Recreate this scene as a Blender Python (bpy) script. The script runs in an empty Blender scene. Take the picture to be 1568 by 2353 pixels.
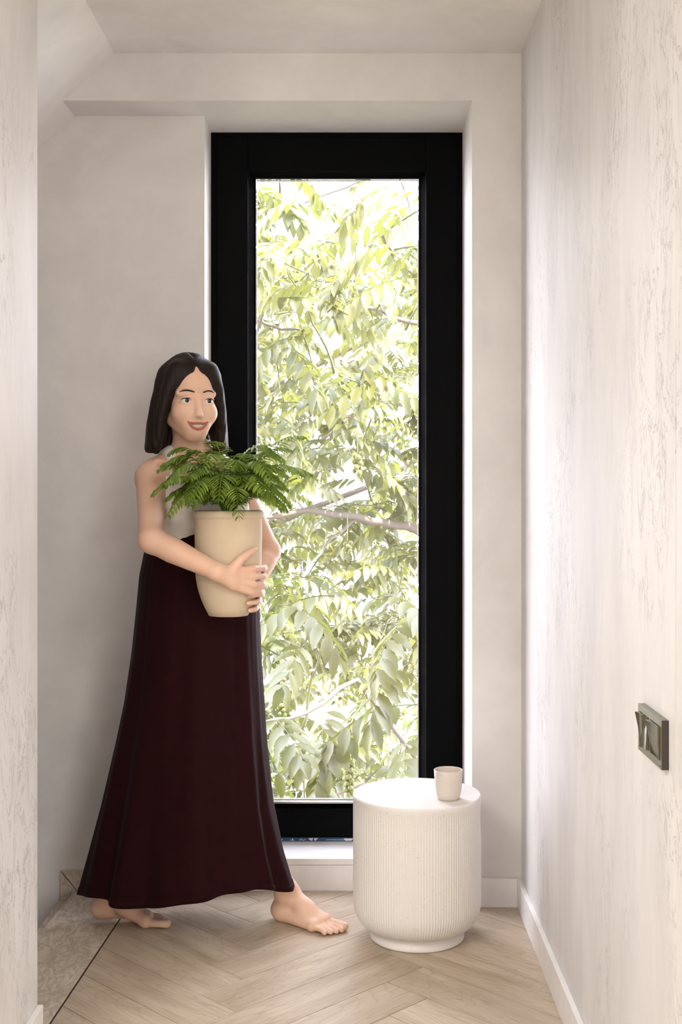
import bpy, bmesh, math, random
import numpy as np
from mathutils import Vector, Matrix

R = math.radians
SC = bpy.context.scene
COL = SC.collection
random.seed(7)

# ---------------------------------------------------------------- camera
# camera at the origin of the floor plan, looking along +Y, eye height 1.217 m
FPX, EYE, PPX, PPY = 2760.0, 1.217, 815.0, 1128.0
cam_d = bpy.data.cameras.new('camera')
cam = bpy.data.objects.new('camera', cam_d)
COL.objects.link(cam)
cam.location = (0, 0, EYE)
cam.rotation_euler = (R(90), 0, 0)
cam_d.sensor_fit = 'VERTICAL'
cam_d.sensor_height = 36.0
cam_d.lens = FPX / 2353 * 36.0
cam_d.shift_x = -(PPX - 784) / 2353
cam_d.shift_y = -(1176.5 - PPY) / 2353
cam_d.clip_start = 0.05
SC.camera = cam

# ---------------------------------------------------------------- daylight
world = bpy.data.worlds.new('sky')
SC.world = world
world.use_nodes = True
wn = world.node_tree
wn.nodes.clear()
# bright hazy sky, a little bluer towards the zenith
bg = wn.nodes.new('ShaderNodeBackground')
bg.inputs[1].default_value = 15.5
geo_ = wn.nodes.new('ShaderNodeTexCoord')
sep_ = wn.nodes.new('ShaderNodeSeparateXYZ')
rmp_ = wn.nodes.new('ShaderNodeValToRGB')
rmp_.color_ramp.elements[0].color = (0.86, 0.92, 1.0, 1)
rmp_.color_ramp.elements[1].color = (0.74, 0.85, 1.0, 1)
wn.links.new(geo_.outputs['Generated'], sep_.inputs[0])
wn.links.new(sep_.outputs['Z'], rmp_.inputs[0])
wn.links.new(rmp_.outputs[0], bg.inputs[0])
wo = wn.nodes.new('ShaderNodeOutputWorld')
wn.links.new(bg.outputs[0], wo.inputs[0])

sun_d = bpy.data.lights.new('sun', 'SUN')
sun_d.energy = 32.0
sun_d.angle = R(0.6)
sun_d.color = (1.0, 0.95, 0.85)
sun = bpy.data.objects.new('sun', sun_d)
COL.objects.link(sun)
sun.location = (4, 3, 9)
# light travels left, down and slightly away from the house
sun.rotation_euler = Vector((-0.48, 0.22, -0.85)).to_track_quat('-Z', 'Y').to_euler()

def area(name, loc, direction, sx, sy, energy, color):
    d = bpy.data.lights.new(name, 'AREA')
    d.shape = 'RECTANGLE'
    d.size, d.size_y = sx, sy
    d.energy = energy
    d.color = color
    o = bpy.data.objects.new(name, d)
    COL.objects.link(o)
    o.location = loc
    o.rotation_euler = Vector(direction).to_track_quat('-Z', 'Y').to_euler()
    return o

ZCEIL = 2.5
# added frontal fill from the unseen room behind, left and right of the corridor axis
FILL_POWER = 92.0
area('room_fill_light', (1.75, -2.75, 1.35), (-0.2, 1, 0), 2.0, 2.1, FILL_POWER * 0.5, (1.0, 0.99, 0.975))
area('room_fill_light', (-2.0, -2.75, 1.35), (0.2, 1, 0), 2.0, 2.1, FILL_POWER * 0.56, (1.0, 0.99, 0.975))
# added overhead fill, unseen behind the camera, left and right of the corridor axis
for lx in (-1.30, 1.15):
    area('overhead_fill_light', (lx, 0.35, ZCEIL - 0.01), (0, 0, -1), 0.9, 1.6, 60.0, (1.0, 0.99, 0.975))
# portal that guides the sky light through the tall window (emits nothing itself)
portal = area('window_portal', (-0.03, 3.96, 1.23), (0, -1, 0), 0.62, 2.05, 1.0, (1, 1, 1))
portal.data.cycles.is_portal = True

SC.view_settings.view_transform = 'Standard'
SC.view_settings.look = 'None'
SC.view_settings.gamma = 1.0
SC.view_settings.use_curve_mapping = False
SC.view_settings.exposure = 0.35

# ---------------------------------------------------------------- helpers
def link_mesh(name, verts, faces, mat=None, parent=None, smooth=False):
    me = bpy.data.meshes.new(name)
    me.from_pydata([tuple(v) for v in verts], [], [tuple(f) for f in faces])
    me.update()
    if smooth:
        me.polygons.foreach_set('use_smooth', [True] * len(me.polygons))
    return link_data(name, me, mat, parent)

def link_data(name, me, mat=None, parent=None):
    o = bpy.data.objects.new(name, me)
    COL.objects.link(o)
    if mat and not me.materials:
        me.materials.append(mat)
    if parent:
        o.parent = parent
    return o

class MB:
    """collects simple shapes into one mesh"""
    def __init__(self):
        self.v, self.f = [], []
    def add(self, vs, fs):
        n = len(self.v)
        self.v += [tuple(p) for p in vs]
        self.f += [tuple(i + n for i in f) for f in fs]
        return self
    def box(self, x0, x1, y0, y1, z0, z1):
        vs = [(x, y, z) for z in (z0, z1) for y in (y0, y1) for x in (x0, x1)]
        return self.add(vs, [(0, 2, 3, 1), (4, 5, 7, 6), (0, 1, 5, 4), (2, 6, 7, 3), (0, 4, 6, 2), (1, 3, 7, 5)])
    def prism(self, poly, axis, a0, a1):
        """extrude a 2-D polygon along axis ('x','y','z')"""
        def P(p, a):
            return {'x': (a, p[0], p[1]), 'y': (p[0], a, p[1]), 'z': (p[0], p[1], a)}[axis]
        n = len(poly)
        vs = [P(p, a0) for p in poly] + [P(p, a1) for p in poly]
        fs = [tuple(range(n)), tuple(range(2 * n - 1, n - 1, -1))]
        fs += [(i, i + n, (i + 1) % n + n, (i + 1) % n) for i in range(n)]
        return self.add(vs, fs)
    def lathe(self, prof, c=(0, 0, 0), n=48, cap=True):
        vs = []
        for r, z in prof:
            for i in range(n):
                a = 2 * math.pi * i / n
                vs.append((c[0] + r * math.cos(a), c[1] + r * math.sin(a), c[2] + z))
        fs = []
        for k in range(len(prof) - 1):
            for i in range(n):
                j = (i + 1) % n
                fs.append((k * n + i, k * n + j, (k + 1) * n + j, (k + 1) * n + i))
        if cap:
            fs.append(tuple(range(n - 1, -1, -1)))
            m = (len(prof) - 1) * n
            fs.append(tuple(range(m, m + n)))
        return self.add(vs, fs)
    def tube(self, pts, radii, n=8):
        pts = [Vector(p) for p in pts]
        if not hasattr(radii, '__len__'):
            radii = [radii] * len(pts)
        vs = []
        for i, p in enumerate(pts):
            t = (pts[min(i + 1, len(pts) - 1)] - pts[max(i - 1, 0)]).normalized()
            u = t.cross(Vector((0, 0, 1)) if abs(t.z) < 0.9 else Vector((1, 0, 0))).normalized()
            w = t.cross(u)
            for k in range(n):
                a = 2 * math.pi * k / n
                vs.append(p + (u * math.cos(a) + w * math.sin(a)) * radii[i])
        fs = []
        for i in range(len(pts) - 1):
            for k in range(n):
                j = (k + 1) % n
                fs.append((i * n + k, i * n + j, (i + 1) * n + j, (i + 1) * n + k))
        fs.append(tuple(range(n - 1, -1, -1)))
        m = (len(pts) - 1) * n
        fs.append(tuple(range(m, m + n)))
        return self.add(vs, fs)
    def ball(self, c, r, nu=10, nv=6):
        r = (r, r, r) if not hasattr(r, '__len__') else r
        vs = [(c[0], c[1], c[2] - r[2])]
        for j in range(1, nv):
            b = -math.pi / 2 + math.pi * j / nv
            for i in range(nu):
                a = 2 * math.pi * i / nu
                vs.append((c[0] + r[0] * math.cos(a) * math.cos(b), c[1] + r[1] * math.sin(a) * math.cos(b), c[2] + r[2] * math.sin(b)))
        vs.append((c[0], c[1], c[2] + r[2]))
        fs = [(0, 1 + (i + 1) % nu, 1 + i) for i in range(nu)]
        for j in range(nv - 2):
            for i in range(nu):
                k = (i + 1) % nu
                fs.append((1 + j * nu + i, 1 + j * nu + k, 1 + (j + 1) * nu + k, 1 + (j + 1) * nu + i))
        m = 1 + (nv - 2) * nu
        fs += [(m + i, m + (i + 1) % nu, len(vs) - 1) for i in range(nu)]
        return self.add(vs, fs)
    def build(self, name, mat=None, parent=None, smooth=False, bevel=0.0, seg=2):
        o = link_mesh(name, self.v, self.f, mat, parent, smooth)
        if bevel:
            md = o.modifiers.new('bevel', 'BEVEL')
            md.width = bevel
            md.segments = seg
            md.limit_method = 'ANGLE'
            md.angle_limit = R(35)
        return o

def empty(name, loc, rz=0.0):
    o = bpy.data.objects.new(name, None)
    COL.objects.link(o)
    o.empty_display_size = 0.1
    o.location = loc
    o.rotation_euler = (0, 0, rz)
    return o

def tag(o, label=None, cat=None, group=None, kind=None):
    if label: o['label'] = label
    if cat: o['category'] = cat
    if group: o['group'] = group
    if kind: o['kind'] = kind
    return o

def struct(o):
    o['kind'] = 'structure'
    return o

# ---------------------------------------------------------------- materials
def srgb(r, g, b):
    f = lambda c: (c / 255 / 12.92) if c <= 10 else ((c / 255 + 0.055) / 1.055) ** 2.4
    return (f(r), f(g), f(b), 1.0)

class NT:
    def __init__(self, name):
        self.m = bpy.data.materials.new(name)
        self.m.use_nodes = True
        self.t = self.m.node_tree
        self.t.nodes.clear()
        self.out = self.n('ShaderNodeOutputMaterial')
    def n(self, kind, **kw):
        nd = self.t.nodes.new(kind)
        for k, v in kw.items():
            setattr(nd, k, v)
        return nd
    def l(self, a, b):
        self.t.links.new(a, b)
    def bsdf(self, color=None, rough=0.5, spec=0.5, metal=0.0):
        b = self.n('ShaderNodeBsdfPrincipled')
        if color is not None and not hasattr(color, 'links'):
            b.inputs['Base Color'].default_value = color
        b.inputs['Roughness'].default_value = rough
        b.inputs['Specular IOR Level'].default_value = spec
        b.inputs['Metallic'].default_value = metal
        self.l(b.outputs[0], self.out.inputs[0])
        return b
    def coord(self, scale=(1, 1, 1), kind='Object', rot=(0, 0, 0)):
        tc = self.n('ShaderNodeTexCoord')
        mp = self.n('ShaderNodeMapping')
        mp.inputs['Scale'].default_value = scale
        mp.inputs['Rotation'].default_value = rot
        self.l(tc.outputs[kind], mp.inputs[0])
        return mp.outputs[0]
    def noise(self, vec, scale, detail=4, rough=0.55, dist=0.0):
        nd = self.n('ShaderNodeTexNoise')
        nd.inputs['Scale'].default_value = scale
        nd.inputs['Detail'].default_value = detail
        nd.inputs['Roughness'].default_value = rough
        nd.inputs['Distortion'].default_value = dist
        if vec is not None: self.l(vec, nd.inputs['Vector'])
        return nd.outputs['Fac']
    def ramp(self, fac, stops):
        nd = self.n('ShaderNodeValToRGB')
        e = nd.color_ramp.elements
        while len(e) < len(stops): e.new(0.5)
        for i, (p, c) in enumerate(stops):
            e[i].position = p
            e[i].color = c if hasattr(c, '__len__') else (c, c, c, 1)
        self.l(fac, nd.inputs[0])
        return nd.outputs[0]
    def mix(self, a, b, fac, mode='MIX'):
        nd = self.n('ShaderNodeMix', data_type='RGBA', blend_type=mode)
        for s, v in ((nd.inputs[0], fac), (nd.inputs[6], a), (nd.inputs[7], b)):
            if hasattr(v, 'links'): self.l(v, s)
            else: s.default_value = v
        return nd.outputs[2]
    def bump(self, b, h, strength, dist=0.01):
        nd = self.n('ShaderNodeBump')
        nd.inputs['Strength'].default_value = strength
        nd.inputs['Distance'].default_value = dist
        self.l(h, nd.inputs['Height'])
        self.l(nd.outputs[0], b.inputs['Normal'])

def plain(name, color, rough=0.5, spec=0.4, metal=0.0, speck=0.0, bump=0.0):
    t = NT(name)
    b = t.bsdf(color, rough, spec, metal)
    v = t.coord()
    n1 = t.noise(v, 14, 5)
    dark = tuple(c * 0.9 for c in color[:3]) + (1,)
    t.l(t.mix(color, dark, t.ramp(n1, [(0.35, 0.0), (0.7, 1.0)])), b.inputs['Base Color'])
    if bump: t.bump(b, t.noise(v, 160, 3), bump, 0.002)
    return t.m

def speckled(name, color, rough, amount=0.55, scale=230):
    """ceramic or terrazzo-like white with fine brown and grey specks"""
    t = NT(name)
    b = t.bsdf(color, rough, 0.4)
    v = t.coord()
    vo = t.n('ShaderNodeTexVoronoi', feature='F1')
    vo.inputs['Scale'].default_value = scale
    t.l(v, vo.inputs['Vector'])
    pick = t.noise(v, scale * 0.22, 2)
    dot = t.ramp(vo.outputs['Distance'], [(0.10, 1.0), (0.22, 0.0)])
    sel = t.ramp(pick, [(amount, 0.0), (amount + 0.04, 1.0)])
    mul = t.n('ShaderNodeMath', operation='MULTIPLY')
    t.l(dot, mul.inputs[0]); t.l(sel, mul.inputs[1])
    t.l(t.mix(color, srgb(120, 98, 78), mul.outputs[0]), b.inputs['Base Color'])
    t.bump(b, t.noise(v, 220, 3), 0.06, 0.002)
    return t.m

def plaster(name, color, streak=False, veins=0.0, rough=0.5, bump=0.12, spec=0.35):
    t = NT(name)
    b = t.bsdf(color, rough, spec)
    v = t.coord((3.4, 3.4, 1) if streak else (1, 1, 1))
    n1 = t.noise(v, 2.2 if streak else 2.6, 7, 0.62, 0.4)
    n2 = t.noise(v, 9.0 if streak else 11.0, 6, 0.6, 0.8)
    c0 = tuple(c * 0.90 for c in color[:3]) + (1,)
    c1 = tuple(min(1, c * 1.05) for c in color[:3]) + (1,)
    col = t.ramp(n1, [(0.34, c0), (0.66, c1)])
    col = t.mix(col, c1, t.ramp(n2, [(0.5, 0.0), (0.75, 0.45)]))
    if veins:
        v2 = t.coord((5.5, 5.5, 2.2))
        n3 = t.noise(v2, 3.0, 9, 0.68, 1.2)
        n4 = t.noise(t.coord((1.2, 1.2, 0.9)), 1.9, 4, 0.55)
        line = t.ramp(n3, [(0.472, 0.0), (0.491, 1.0), (0.494, 1.0), (0.508, 0.0)])
        msk = t.ramp(n4, [(0.47, 0.0), (0.62, veins)])
        mu = t.n('ShaderNodeMath', operation='MULTIPLY')
        t.l(line, mu.inputs[0]); t.l(msk, mu.inputs[1])
        col = t.mix(col, srgb(158, 150, 144), mu.outputs[0])
    t.l(col, b.inputs['Base Color'])
    ad = t.n('ShaderNodeMath', operation='ADD')
    t.l(n1, ad.inputs[0]); t.l(n2, ad.inputs[1])
    t.bump(b, ad.outputs[0], bump, 0.006)
    return t.m

def wood(name):
    t = NT(name)
    b = t.bsdf(None, 0.36, 0.45)
    tc = t.n('ShaderNodeTexCoord')
    oi = t.n('ShaderNodeObjectInfo')
    off = t.n('ShaderNodeVectorMath', operation='MULTIPLY_ADD')
    cmb = t.n('ShaderNodeCombineXYZ')
    for i in range(3): t.l(oi.outputs['Random'], cmb.inputs[i])
    t.l(cmb.outputs[0], off.inputs[0])
    off.inputs[1].default_value = (37, 53, 71)
    t.l(tc.outputs['Object'], off.inputs[2])
    def mp(s):
        m = t.n('ShaderNodeMapping')
        m.inputs['Scale'].default_value = s
        t.l(off.outputs[0], m.inputs[0])
        return m.outputs[0]
    broad = t.noise(mp((2.2, 15, 15)), 1.0, 4, 0.55, 0.9)
    fine = t.noise(mp((9, 170, 170)), 1.0, 5, 0.6, 0.3)
    # cathedral rings: contour lines of a stretched noise
    ring = t.n('ShaderNodeMath', operation='MULTIPLY')
    t.l(t.noise(mp((1.5, 6.5, 6.5)), 1.0, 2, 0.4, 0.35), ring.inputs[0])
    ring.inputs[1].default_value = 26.0
    fr = t.n('ShaderNodeMath', operation='FRACT')
    t.l(ring.outputs[0], fr.inputs[0])
    lines = t.ramp(fr.outputs[0], [(0.0, 0.0), (0.72, 0.15), (0.93, 1.0), (1.0, 0.0)])
    base = t.ramp(broad, [(0.28, srgb(172, 154, 131)), (0.52, srgb(194, 178, 156)), (0.75, srgb(208, 194, 174))])
    col = t.mix(base, srgb(176, 158, 136), t.ramp(fine, [(0.46, 0.0), (0.68, 0.5)]))
    ml = t.n('ShaderNodeMath', operation='MULTIPLY')
    t.l(lines, ml.inputs[0]); ml.inputs[1].default_value = 0.34
    col = t.mix(col, srgb(152, 130, 108), ml.outputs[0])
    r2 = t.n('ShaderNodeMath', operation='MULTIPLY')
    t.l(t.noise(mp((0.9, 24, 24)), 1.0, 3, 0.5, 0.25), r2.inputs[0]); r2.inputs[1].default_value = 16.0
    f2 = t.n('ShaderNodeMath', operation='FRACT'); t.l(r2.outputs[0], f2.inputs[0])
    pores = t.ramp(f2.outputs[0], [(0.0, 0.0), (0.8, 0.05), (0.95, 0.5), (1.0, 0.0)])
    col = t.mix(col, srgb(140, 116, 94), pores)
    tone = t.ramp(oi.outputs['Random'], [(0.0, (0.93, 0.92, 0.91, 1)), (1.0, (1.06, 1.05, 1.04, 1))])
    col = t.mix(col, tone, 1.0, 'MULTIPLY')
    t.l(col, b.inputs['Base Color'])
    ad = t.n('ShaderNodeMath', operation='ADD')
    t.l(fine, ad.inputs[0]); t.l(ml.outputs[0], ad.inputs[1])
    ad.inputs[1].default_value = 0
    t.bump(b, ad.outputs[0], 0.14, 0.002)
    return t.m

def stone(name):
    t = NT(name)
    b = t.bsdf(None, 0.42, 0.4)
    v = t.coord((3.2, 1.5, 3.2))
    n1 = t.noise(v, 2.4, 8, 0.62, 1.6)
    n2 = t.noise(v, 8, 8, 0.7, 1.0)
    col = t.ramp(n1, [(0.3, srgb(184, 168, 148)), (0.5, srgb(207, 193, 175)), (0.72, srgb(222, 210, 194))])
    col = t.mix(col, srgb(140, 120, 98), t.ramp(n2, [(0.45, 0.0), (0.495, 0.5), (0.505, 0.5), (0.56, 0.0)]))
    t.l(col, b.inputs['Base Color'])
    t.bump(b, n2, 0.08, 0.004)
    return t.m

def leafy(name, ca, cb, cc, trans=0.45):
    """leaf: colour differs from leaflet to leaflet, light passes through"""
    t = NT(name)
    geo = t.n('ShaderNodeNewGeometry')
    col = t.ramp(geo.outputs['Random Per Island'], [(0.0, ca), (0.5, cb), (1.0, cc)])
    d = t.n('ShaderNodeBsdfDiffuse'); tr = t.n('ShaderNodeBsdfTranslucent')
    g = t.n('ShaderNodeBsdfGlossy'); g.inputs['Roughness'].default_value = 0.38
    t.l(col, d.inputs[0])
    t.l(t.mix(col, (0.21, 0.225, 0.035, 1), 0.45), tr.inputs[0])
    m1 = t.n('ShaderNodeMixShader'); m1.inputs[0].default_value = trans
    t.l(d.outputs[0], m1.inputs[1]); t.l(tr.outputs[0], m1.inputs[2])
    m2 = t.n('ShaderNodeMixShader'); m2.inputs[0].default_value = 0.07
    t.l(m1.outputs[0], m2.inputs[1]); t.l(g.outputs[0], m2.inputs[2])
    t.l(m2.outputs[0], t.out.inputs[0])
    return t.m

def glass_pane(name):
    t = NT(name)
    tr = t.n('ShaderNodeBsdfTransparent'); tr.inputs[0].default_value = (0.975, 0.955, 0.965, 1)
    g = t.n('ShaderNodeBsdfGlossy'); g.inputs['Roughness'].default_value = 0.0
    fr = t.n('ShaderNodeFresnel')
    # same reflectance on both faces of the pane (no total reflection at the exit face)
    ge = t.n('ShaderNodeNewGeometry'); mr = t.n('ShaderNodeMapRange')
    mr.inputs['To Min'].default_value = 1.45; mr.inputs['To Max'].default_value = 1 / 1.45
    t.l(ge.outputs['Backfacing'], mr.inputs['Value']); t.l(mr.outputs[0], fr.inputs[0])
    mx = t.n('ShaderNodeMixShader')
    t.l(fr.outputs[0], mx.inputs[0]); t.l(tr.outputs[0], mx.inputs[1]); t.l(g.outputs[0], mx.inputs[2])
    t.l(mx.outputs[0], t.out.inputs[0])
    return t.m

def skin_mat(name, color):
    t = NT(name)
    b = t.bsdf(color, 0.48, 0.35)
    b.inputs['Subsurface Weight'].default_value = 0.12
    b.inputs['Subsurface Radius'].default_value = (0.02, 0.008, 0.004)
    v = t.coord()
    warm = tuple(c * k for c, k in zip(color[:3], (0.95, 0.82, 0.78))) + (1,)
    t.l(t.mix(color, warm, t.ramp(t.noise(v, 16, 4), [(0.35, 0.0), (0.75, 0.7)])), b.inputs['Base Color'])
    t.bump(b, t.noise(v, 300, 3), 0.05, 0.001)
    return t.m

def cloth_mat(name, color, rough=0.75, sheen=0.3, weave=900, bump=0.1):
    t = NT(name)
    b = t.bsdf(color, rough, 0.06)
    b.inputs['Sheen Weight'].default_value = sheen
    b.inputs['Sheen Roughness'].default_value = 0.5
    v = t.coord()
    dk = tuple(c * 0.8 for c in color[:3]) + (1,)
    t.l(t.mix(color, dk, t.ramp(t.noise(v, 30, 5), [(0.35, 0.0), (0.7, 0.8)])), b.inputs['Base Color'])
    t.bump(b, t.noise(v, weave, 2), bump, 0.001)
    return t.m

def hair_mat(name):
    t = NT(name)
    b = t.bsdf(None, 0.5, 0.2)
    n = t.noise(t.coord((60, 60, 3)), 3, 4, 0.6, 0.2)
    t.l(t.ramp(n, [(0.3, srgb(16, 10, 8)), (0.7, srgb(40, 26, 19))]), b.inputs['Base Color'])
    t.bump(b, n, 0.35, 0.004)
    return t.m

M = dict(
    wall=plaster('lime_plaster_back', srgb(225, 221, 217), rough=0.55),
    streak=plaster('pearl_plaster_streaked', srgb(214, 210, 206), True, 0.8, rough=0.5, bump=0.08, spec=0.12),
    ceil=plaster('ceiling_plaster', srgb(234, 231, 228), rough=0.6, bump=0.05),
    white=plain('white_lacquered_trim', srgb(236, 232, 228), 0.4),
    wood=wood('oak_plank'),
    gap=plain('plank_joint', srgb(96, 80, 64), 0.8),
    joint=plain('dark_joint_strip', srgb(70, 60, 54), 0.6),
    stone=stone('beige_travertine'),
    frame=plain('black_window_frame', srgb(5, 5, 6), 0.5, 0.05),
    rubber=plain('black_gasket', srgb(8, 8, 9), 0.6),
    steel=plain('bright_spacer_bar', srgb(196, 196, 200), 0.25, 0.5, 0.9),
    film=plain('blue_protective_film', srgb(38, 74, 112), 0.4),
    print=plain('white_print', srgb(222, 226, 230), 0.5),
    glass=glass_pane('window_glass'),
    table=speckled('white_speckled_concrete', srgb(228, 222, 215), 0.5),
    mug=speckled('speckled_stoneware', srgb(214, 203, 190), 0.35, 0.57, 480),
    bronze=plain('bronze_grey_metal', srgb(128, 122, 104), 0.3, 0.5, 0.75),
    bronze_dark=plain('dark_switch_side', srgb(72, 64, 60), 0.5, 0.4, 0.3),
    bark=plaster('grey_bark', srgb(96, 88, 80), True, 0.5, rough=0.85, bump=0.5),
    twig=plain('green_twig', srgb(80, 84, 46), 0.6),
    fruit=plain('green_nut', srgb(96, 100, 48), 0.5),
    leaf=leafy('walnut_leaf', (0.050, 0.074, 0.018, 1), (0.105, 0.112, 0.018, 1), (0.066, 0.088, 0.044, 1)),
    leaf2=leafy('walnut_leaf_far', (0.062, 0.080, 0.026, 1), (0.112, 0.112, 0.024, 1), (0.078, 0.094, 0.050, 1)),
    fern=leafy('fern_leaf', (0.13, 0.23, 0.03, 1), (0.22, 0.34, 0.04, 1), (0.34, 0.43, 0.08, 1), 0.35),
    grass=plain('grass', srgb(84, 86, 62), 0.9),
    facade=plain('facade_render', srgb(205, 198, 188), 0.8),
    skin=skin_mat('skin', srgb(222, 184, 158)),
    lips=skin_mat('lip_skin', srgb(178, 98, 90)),
    nail=plain('nail', srgb(226, 190, 178), 0.2),
    teeth=plain('tooth', srgb(238, 230, 218), 0.25),
    eye=plain('eye_white', srgb(232, 228, 224), 0.15),
    iris=plain('iris', srgb(48, 32, 24), 0.15),
    hair=hair_mat('dark_brown_hair'),
    skirt=cloth_mat('burgundy_cloth', srgb(36, 9, 12), 0.75, 0.03),
    top=cloth_mat('cream_cotton', srgb(232, 224, 214), 0.8, 0.1),
    pot=plaster('pale_tan_clay', srgb(208, 187, 158), rough=0.7, bump=0.2),
    soil=plain('potting_soil', srgb(58, 44, 34), 0.95, bump=0.5),
)

# ================================================================ THE SETTING
XR, XL = 0.489, -0.700            # corridor walls
YB, YN, YW = 3.520, 3.667, 3.827  # front of the pier and lintel, recessed wall, window plane
ZC = EYE + 1.283                  # ceiling
ZLT = EYE + 1.144                 # underside of lintel = top of the opening
XWL, XWR = -0.458, 0.3445         # sides of the window recess
YBACK = -2.9                      # far end of the room behind the camera
XSW = -2.0                        # outer wall of the stairwell
YE = 2.65                         # where the left wall ends at the stairs
XSL = -0.7045                     # where the sloped ceiling starts
FLZ = -2.6                        # landing below
SL = 0.137 / 0.149                # slope of the sloped ceiling

def wall(name, mb, mat):
    return struct(mb.build(name, mat))

# back wall: right pier + lintel (one plaster face), recessed part, part below the sill
b = MB()
b.box(XWR, XR + 0.15, YB, 4.0, -0.3, ZC)
b.box(XSW, XWR, YB, 4.0, ZLT, ZC + 0.1)
b.box(XSW, XWL, YN, 4.0, FLZ, ZLT)
b.box(XWL, XWR, YN, 4.0, FLZ, 0.079)
wall('wall_back', b, M['wall'])
# outside face of the house beside the window, so the sun stays out
b = MB()
b.box(XR + 0.15, 4.0, 3.7, 4.0, -3.2, 4.2)
b.box(-5.0, XSW, 3.7, 4.0, -3.2, 4.2)
b.box(XSW, XR + 0.15, 3.72, 4.0, ZC + 0.1, 4.2)
b.box(XSW, XR + 0.15, 3.72, 4.0, -3.2, FLZ)
wall('wall_outside', b, M['facade'])

# right wall: ends in a tiny step (door reveal) near the camera
b = MB()
b.box(XR, XR + 0.12, 1.83, YB + 0.1, -0.02, ZC + 0.1)
b.box(XR + 0.0012, XR + 0.12, 1.66, 1.83, -0.02, ZC + 0.1)
b.box(XR + 0.12, 3.4, 1.66, 1.78, -0.02, ZC + 0.1)
b.box(3.4, 3.52, YBACK, 1.78, -0.02, ZC + 0.1)
wall('wall_right', b, M['streak'])
# left wall, ends at the stairwell
b = MB()
b.box(XL - 0.12, XL, 2.2, YE, -0.02, ZC + 0.1)
b.box(-3.5, XL - 0.12, 2.2, 2.32, -0.02, ZC + 0.1)
b.box(-3.62, -3.5, YBACK, 2.22, -0.02, ZC + 0.1)
wall('wall_left', b, M['streak'])
# stairwell walls
b = MB()
b.box(XSW - 0.1, XSW, YE - 0.1, YN, FLZ, 3.0)
b.box(XSW, XL - 0.12, YE - 0.12, YE, FLZ, ZC + 0.1)
wall('wall_stairwell', b, M['wall'])
b = MB(); b.box(-3.62, 3.52, YBACK - 0.1, YBACK, -0.02, ZC + 0.1)
wall('wall_behind', b, M['wall'])

# ceilings
b = MB(); b.box(XSL, XR + 0.12, 2.1, YB + 0.02, ZC, ZC + 0.1)
b.box(XL - 0.12, XSL, 2.1, YE, ZC, ZC + 0.1)
b.box(-3.62, 3.52, YBACK, 2.1, ZC, ZC + 0.1)
wall('ceiling', b, M['ceil'])
xs = XSW
b = MB(); b.prism([(XSL, ZC), (xs, ZC - (XSL - xs) * SL), (xs, ZC - (XSL - xs) * SL + 0.12), (XSL, ZC + 0.1)], 'y', YE, YN + 0.05)
wall('ceiling_sloped', b, M['ceil'])

# ---- floor: substrate, oak planks in herringbone, stone landing edge
floor = struct(empty('floor', (0, 0, 0)))
MB().box(-3.5, 3.4, YBACK, 1.12, -0.012, -0.0008).build('room_floor', M['wood'], floor)
TH = R(2.3)                       # the stone edge runs slightly askew
def xj(y): return -0.669 - (3.359 - y) * (0.0257 / 0.608)    # plank/stone joint
def xe(y): return -0.8545 - (3.612 - y) * (0.0145 / 0.303)   # edge over the stairs
b = MB()
b.prism([(xe(YE), YE), (-0.8, 2.0), (XR + 0.1, 2.0), (XR + 0.1, YN + 0.02), (xe(YN), YN + 0.02)], 'z', -0.30, -0.012)
b.box(-3.55, 3.45, YBACK, 2.16, -0.30, -0.012)
b.build('subfloor', M['gap'], floor)

def clip(poly, a, bb, c):
    """keep the side a*x + b*y <= c"""
    out = []
    for i in range(len(poly)):
        p, q = poly[i], poly[(i + 1) % len(poly)]
        dp, dq = a * p[0] + bb * p[1] - c, a * q[0] + bb * q[1] - c
        if dp <= 0: out.append(p)
        if dp * dq < 0:
            s = dp / (dp - dq)
            out.append((p[0] + s * (q[0] - p[0]), p[1] + s * (q[1] - p[1])))
    return out

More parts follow.
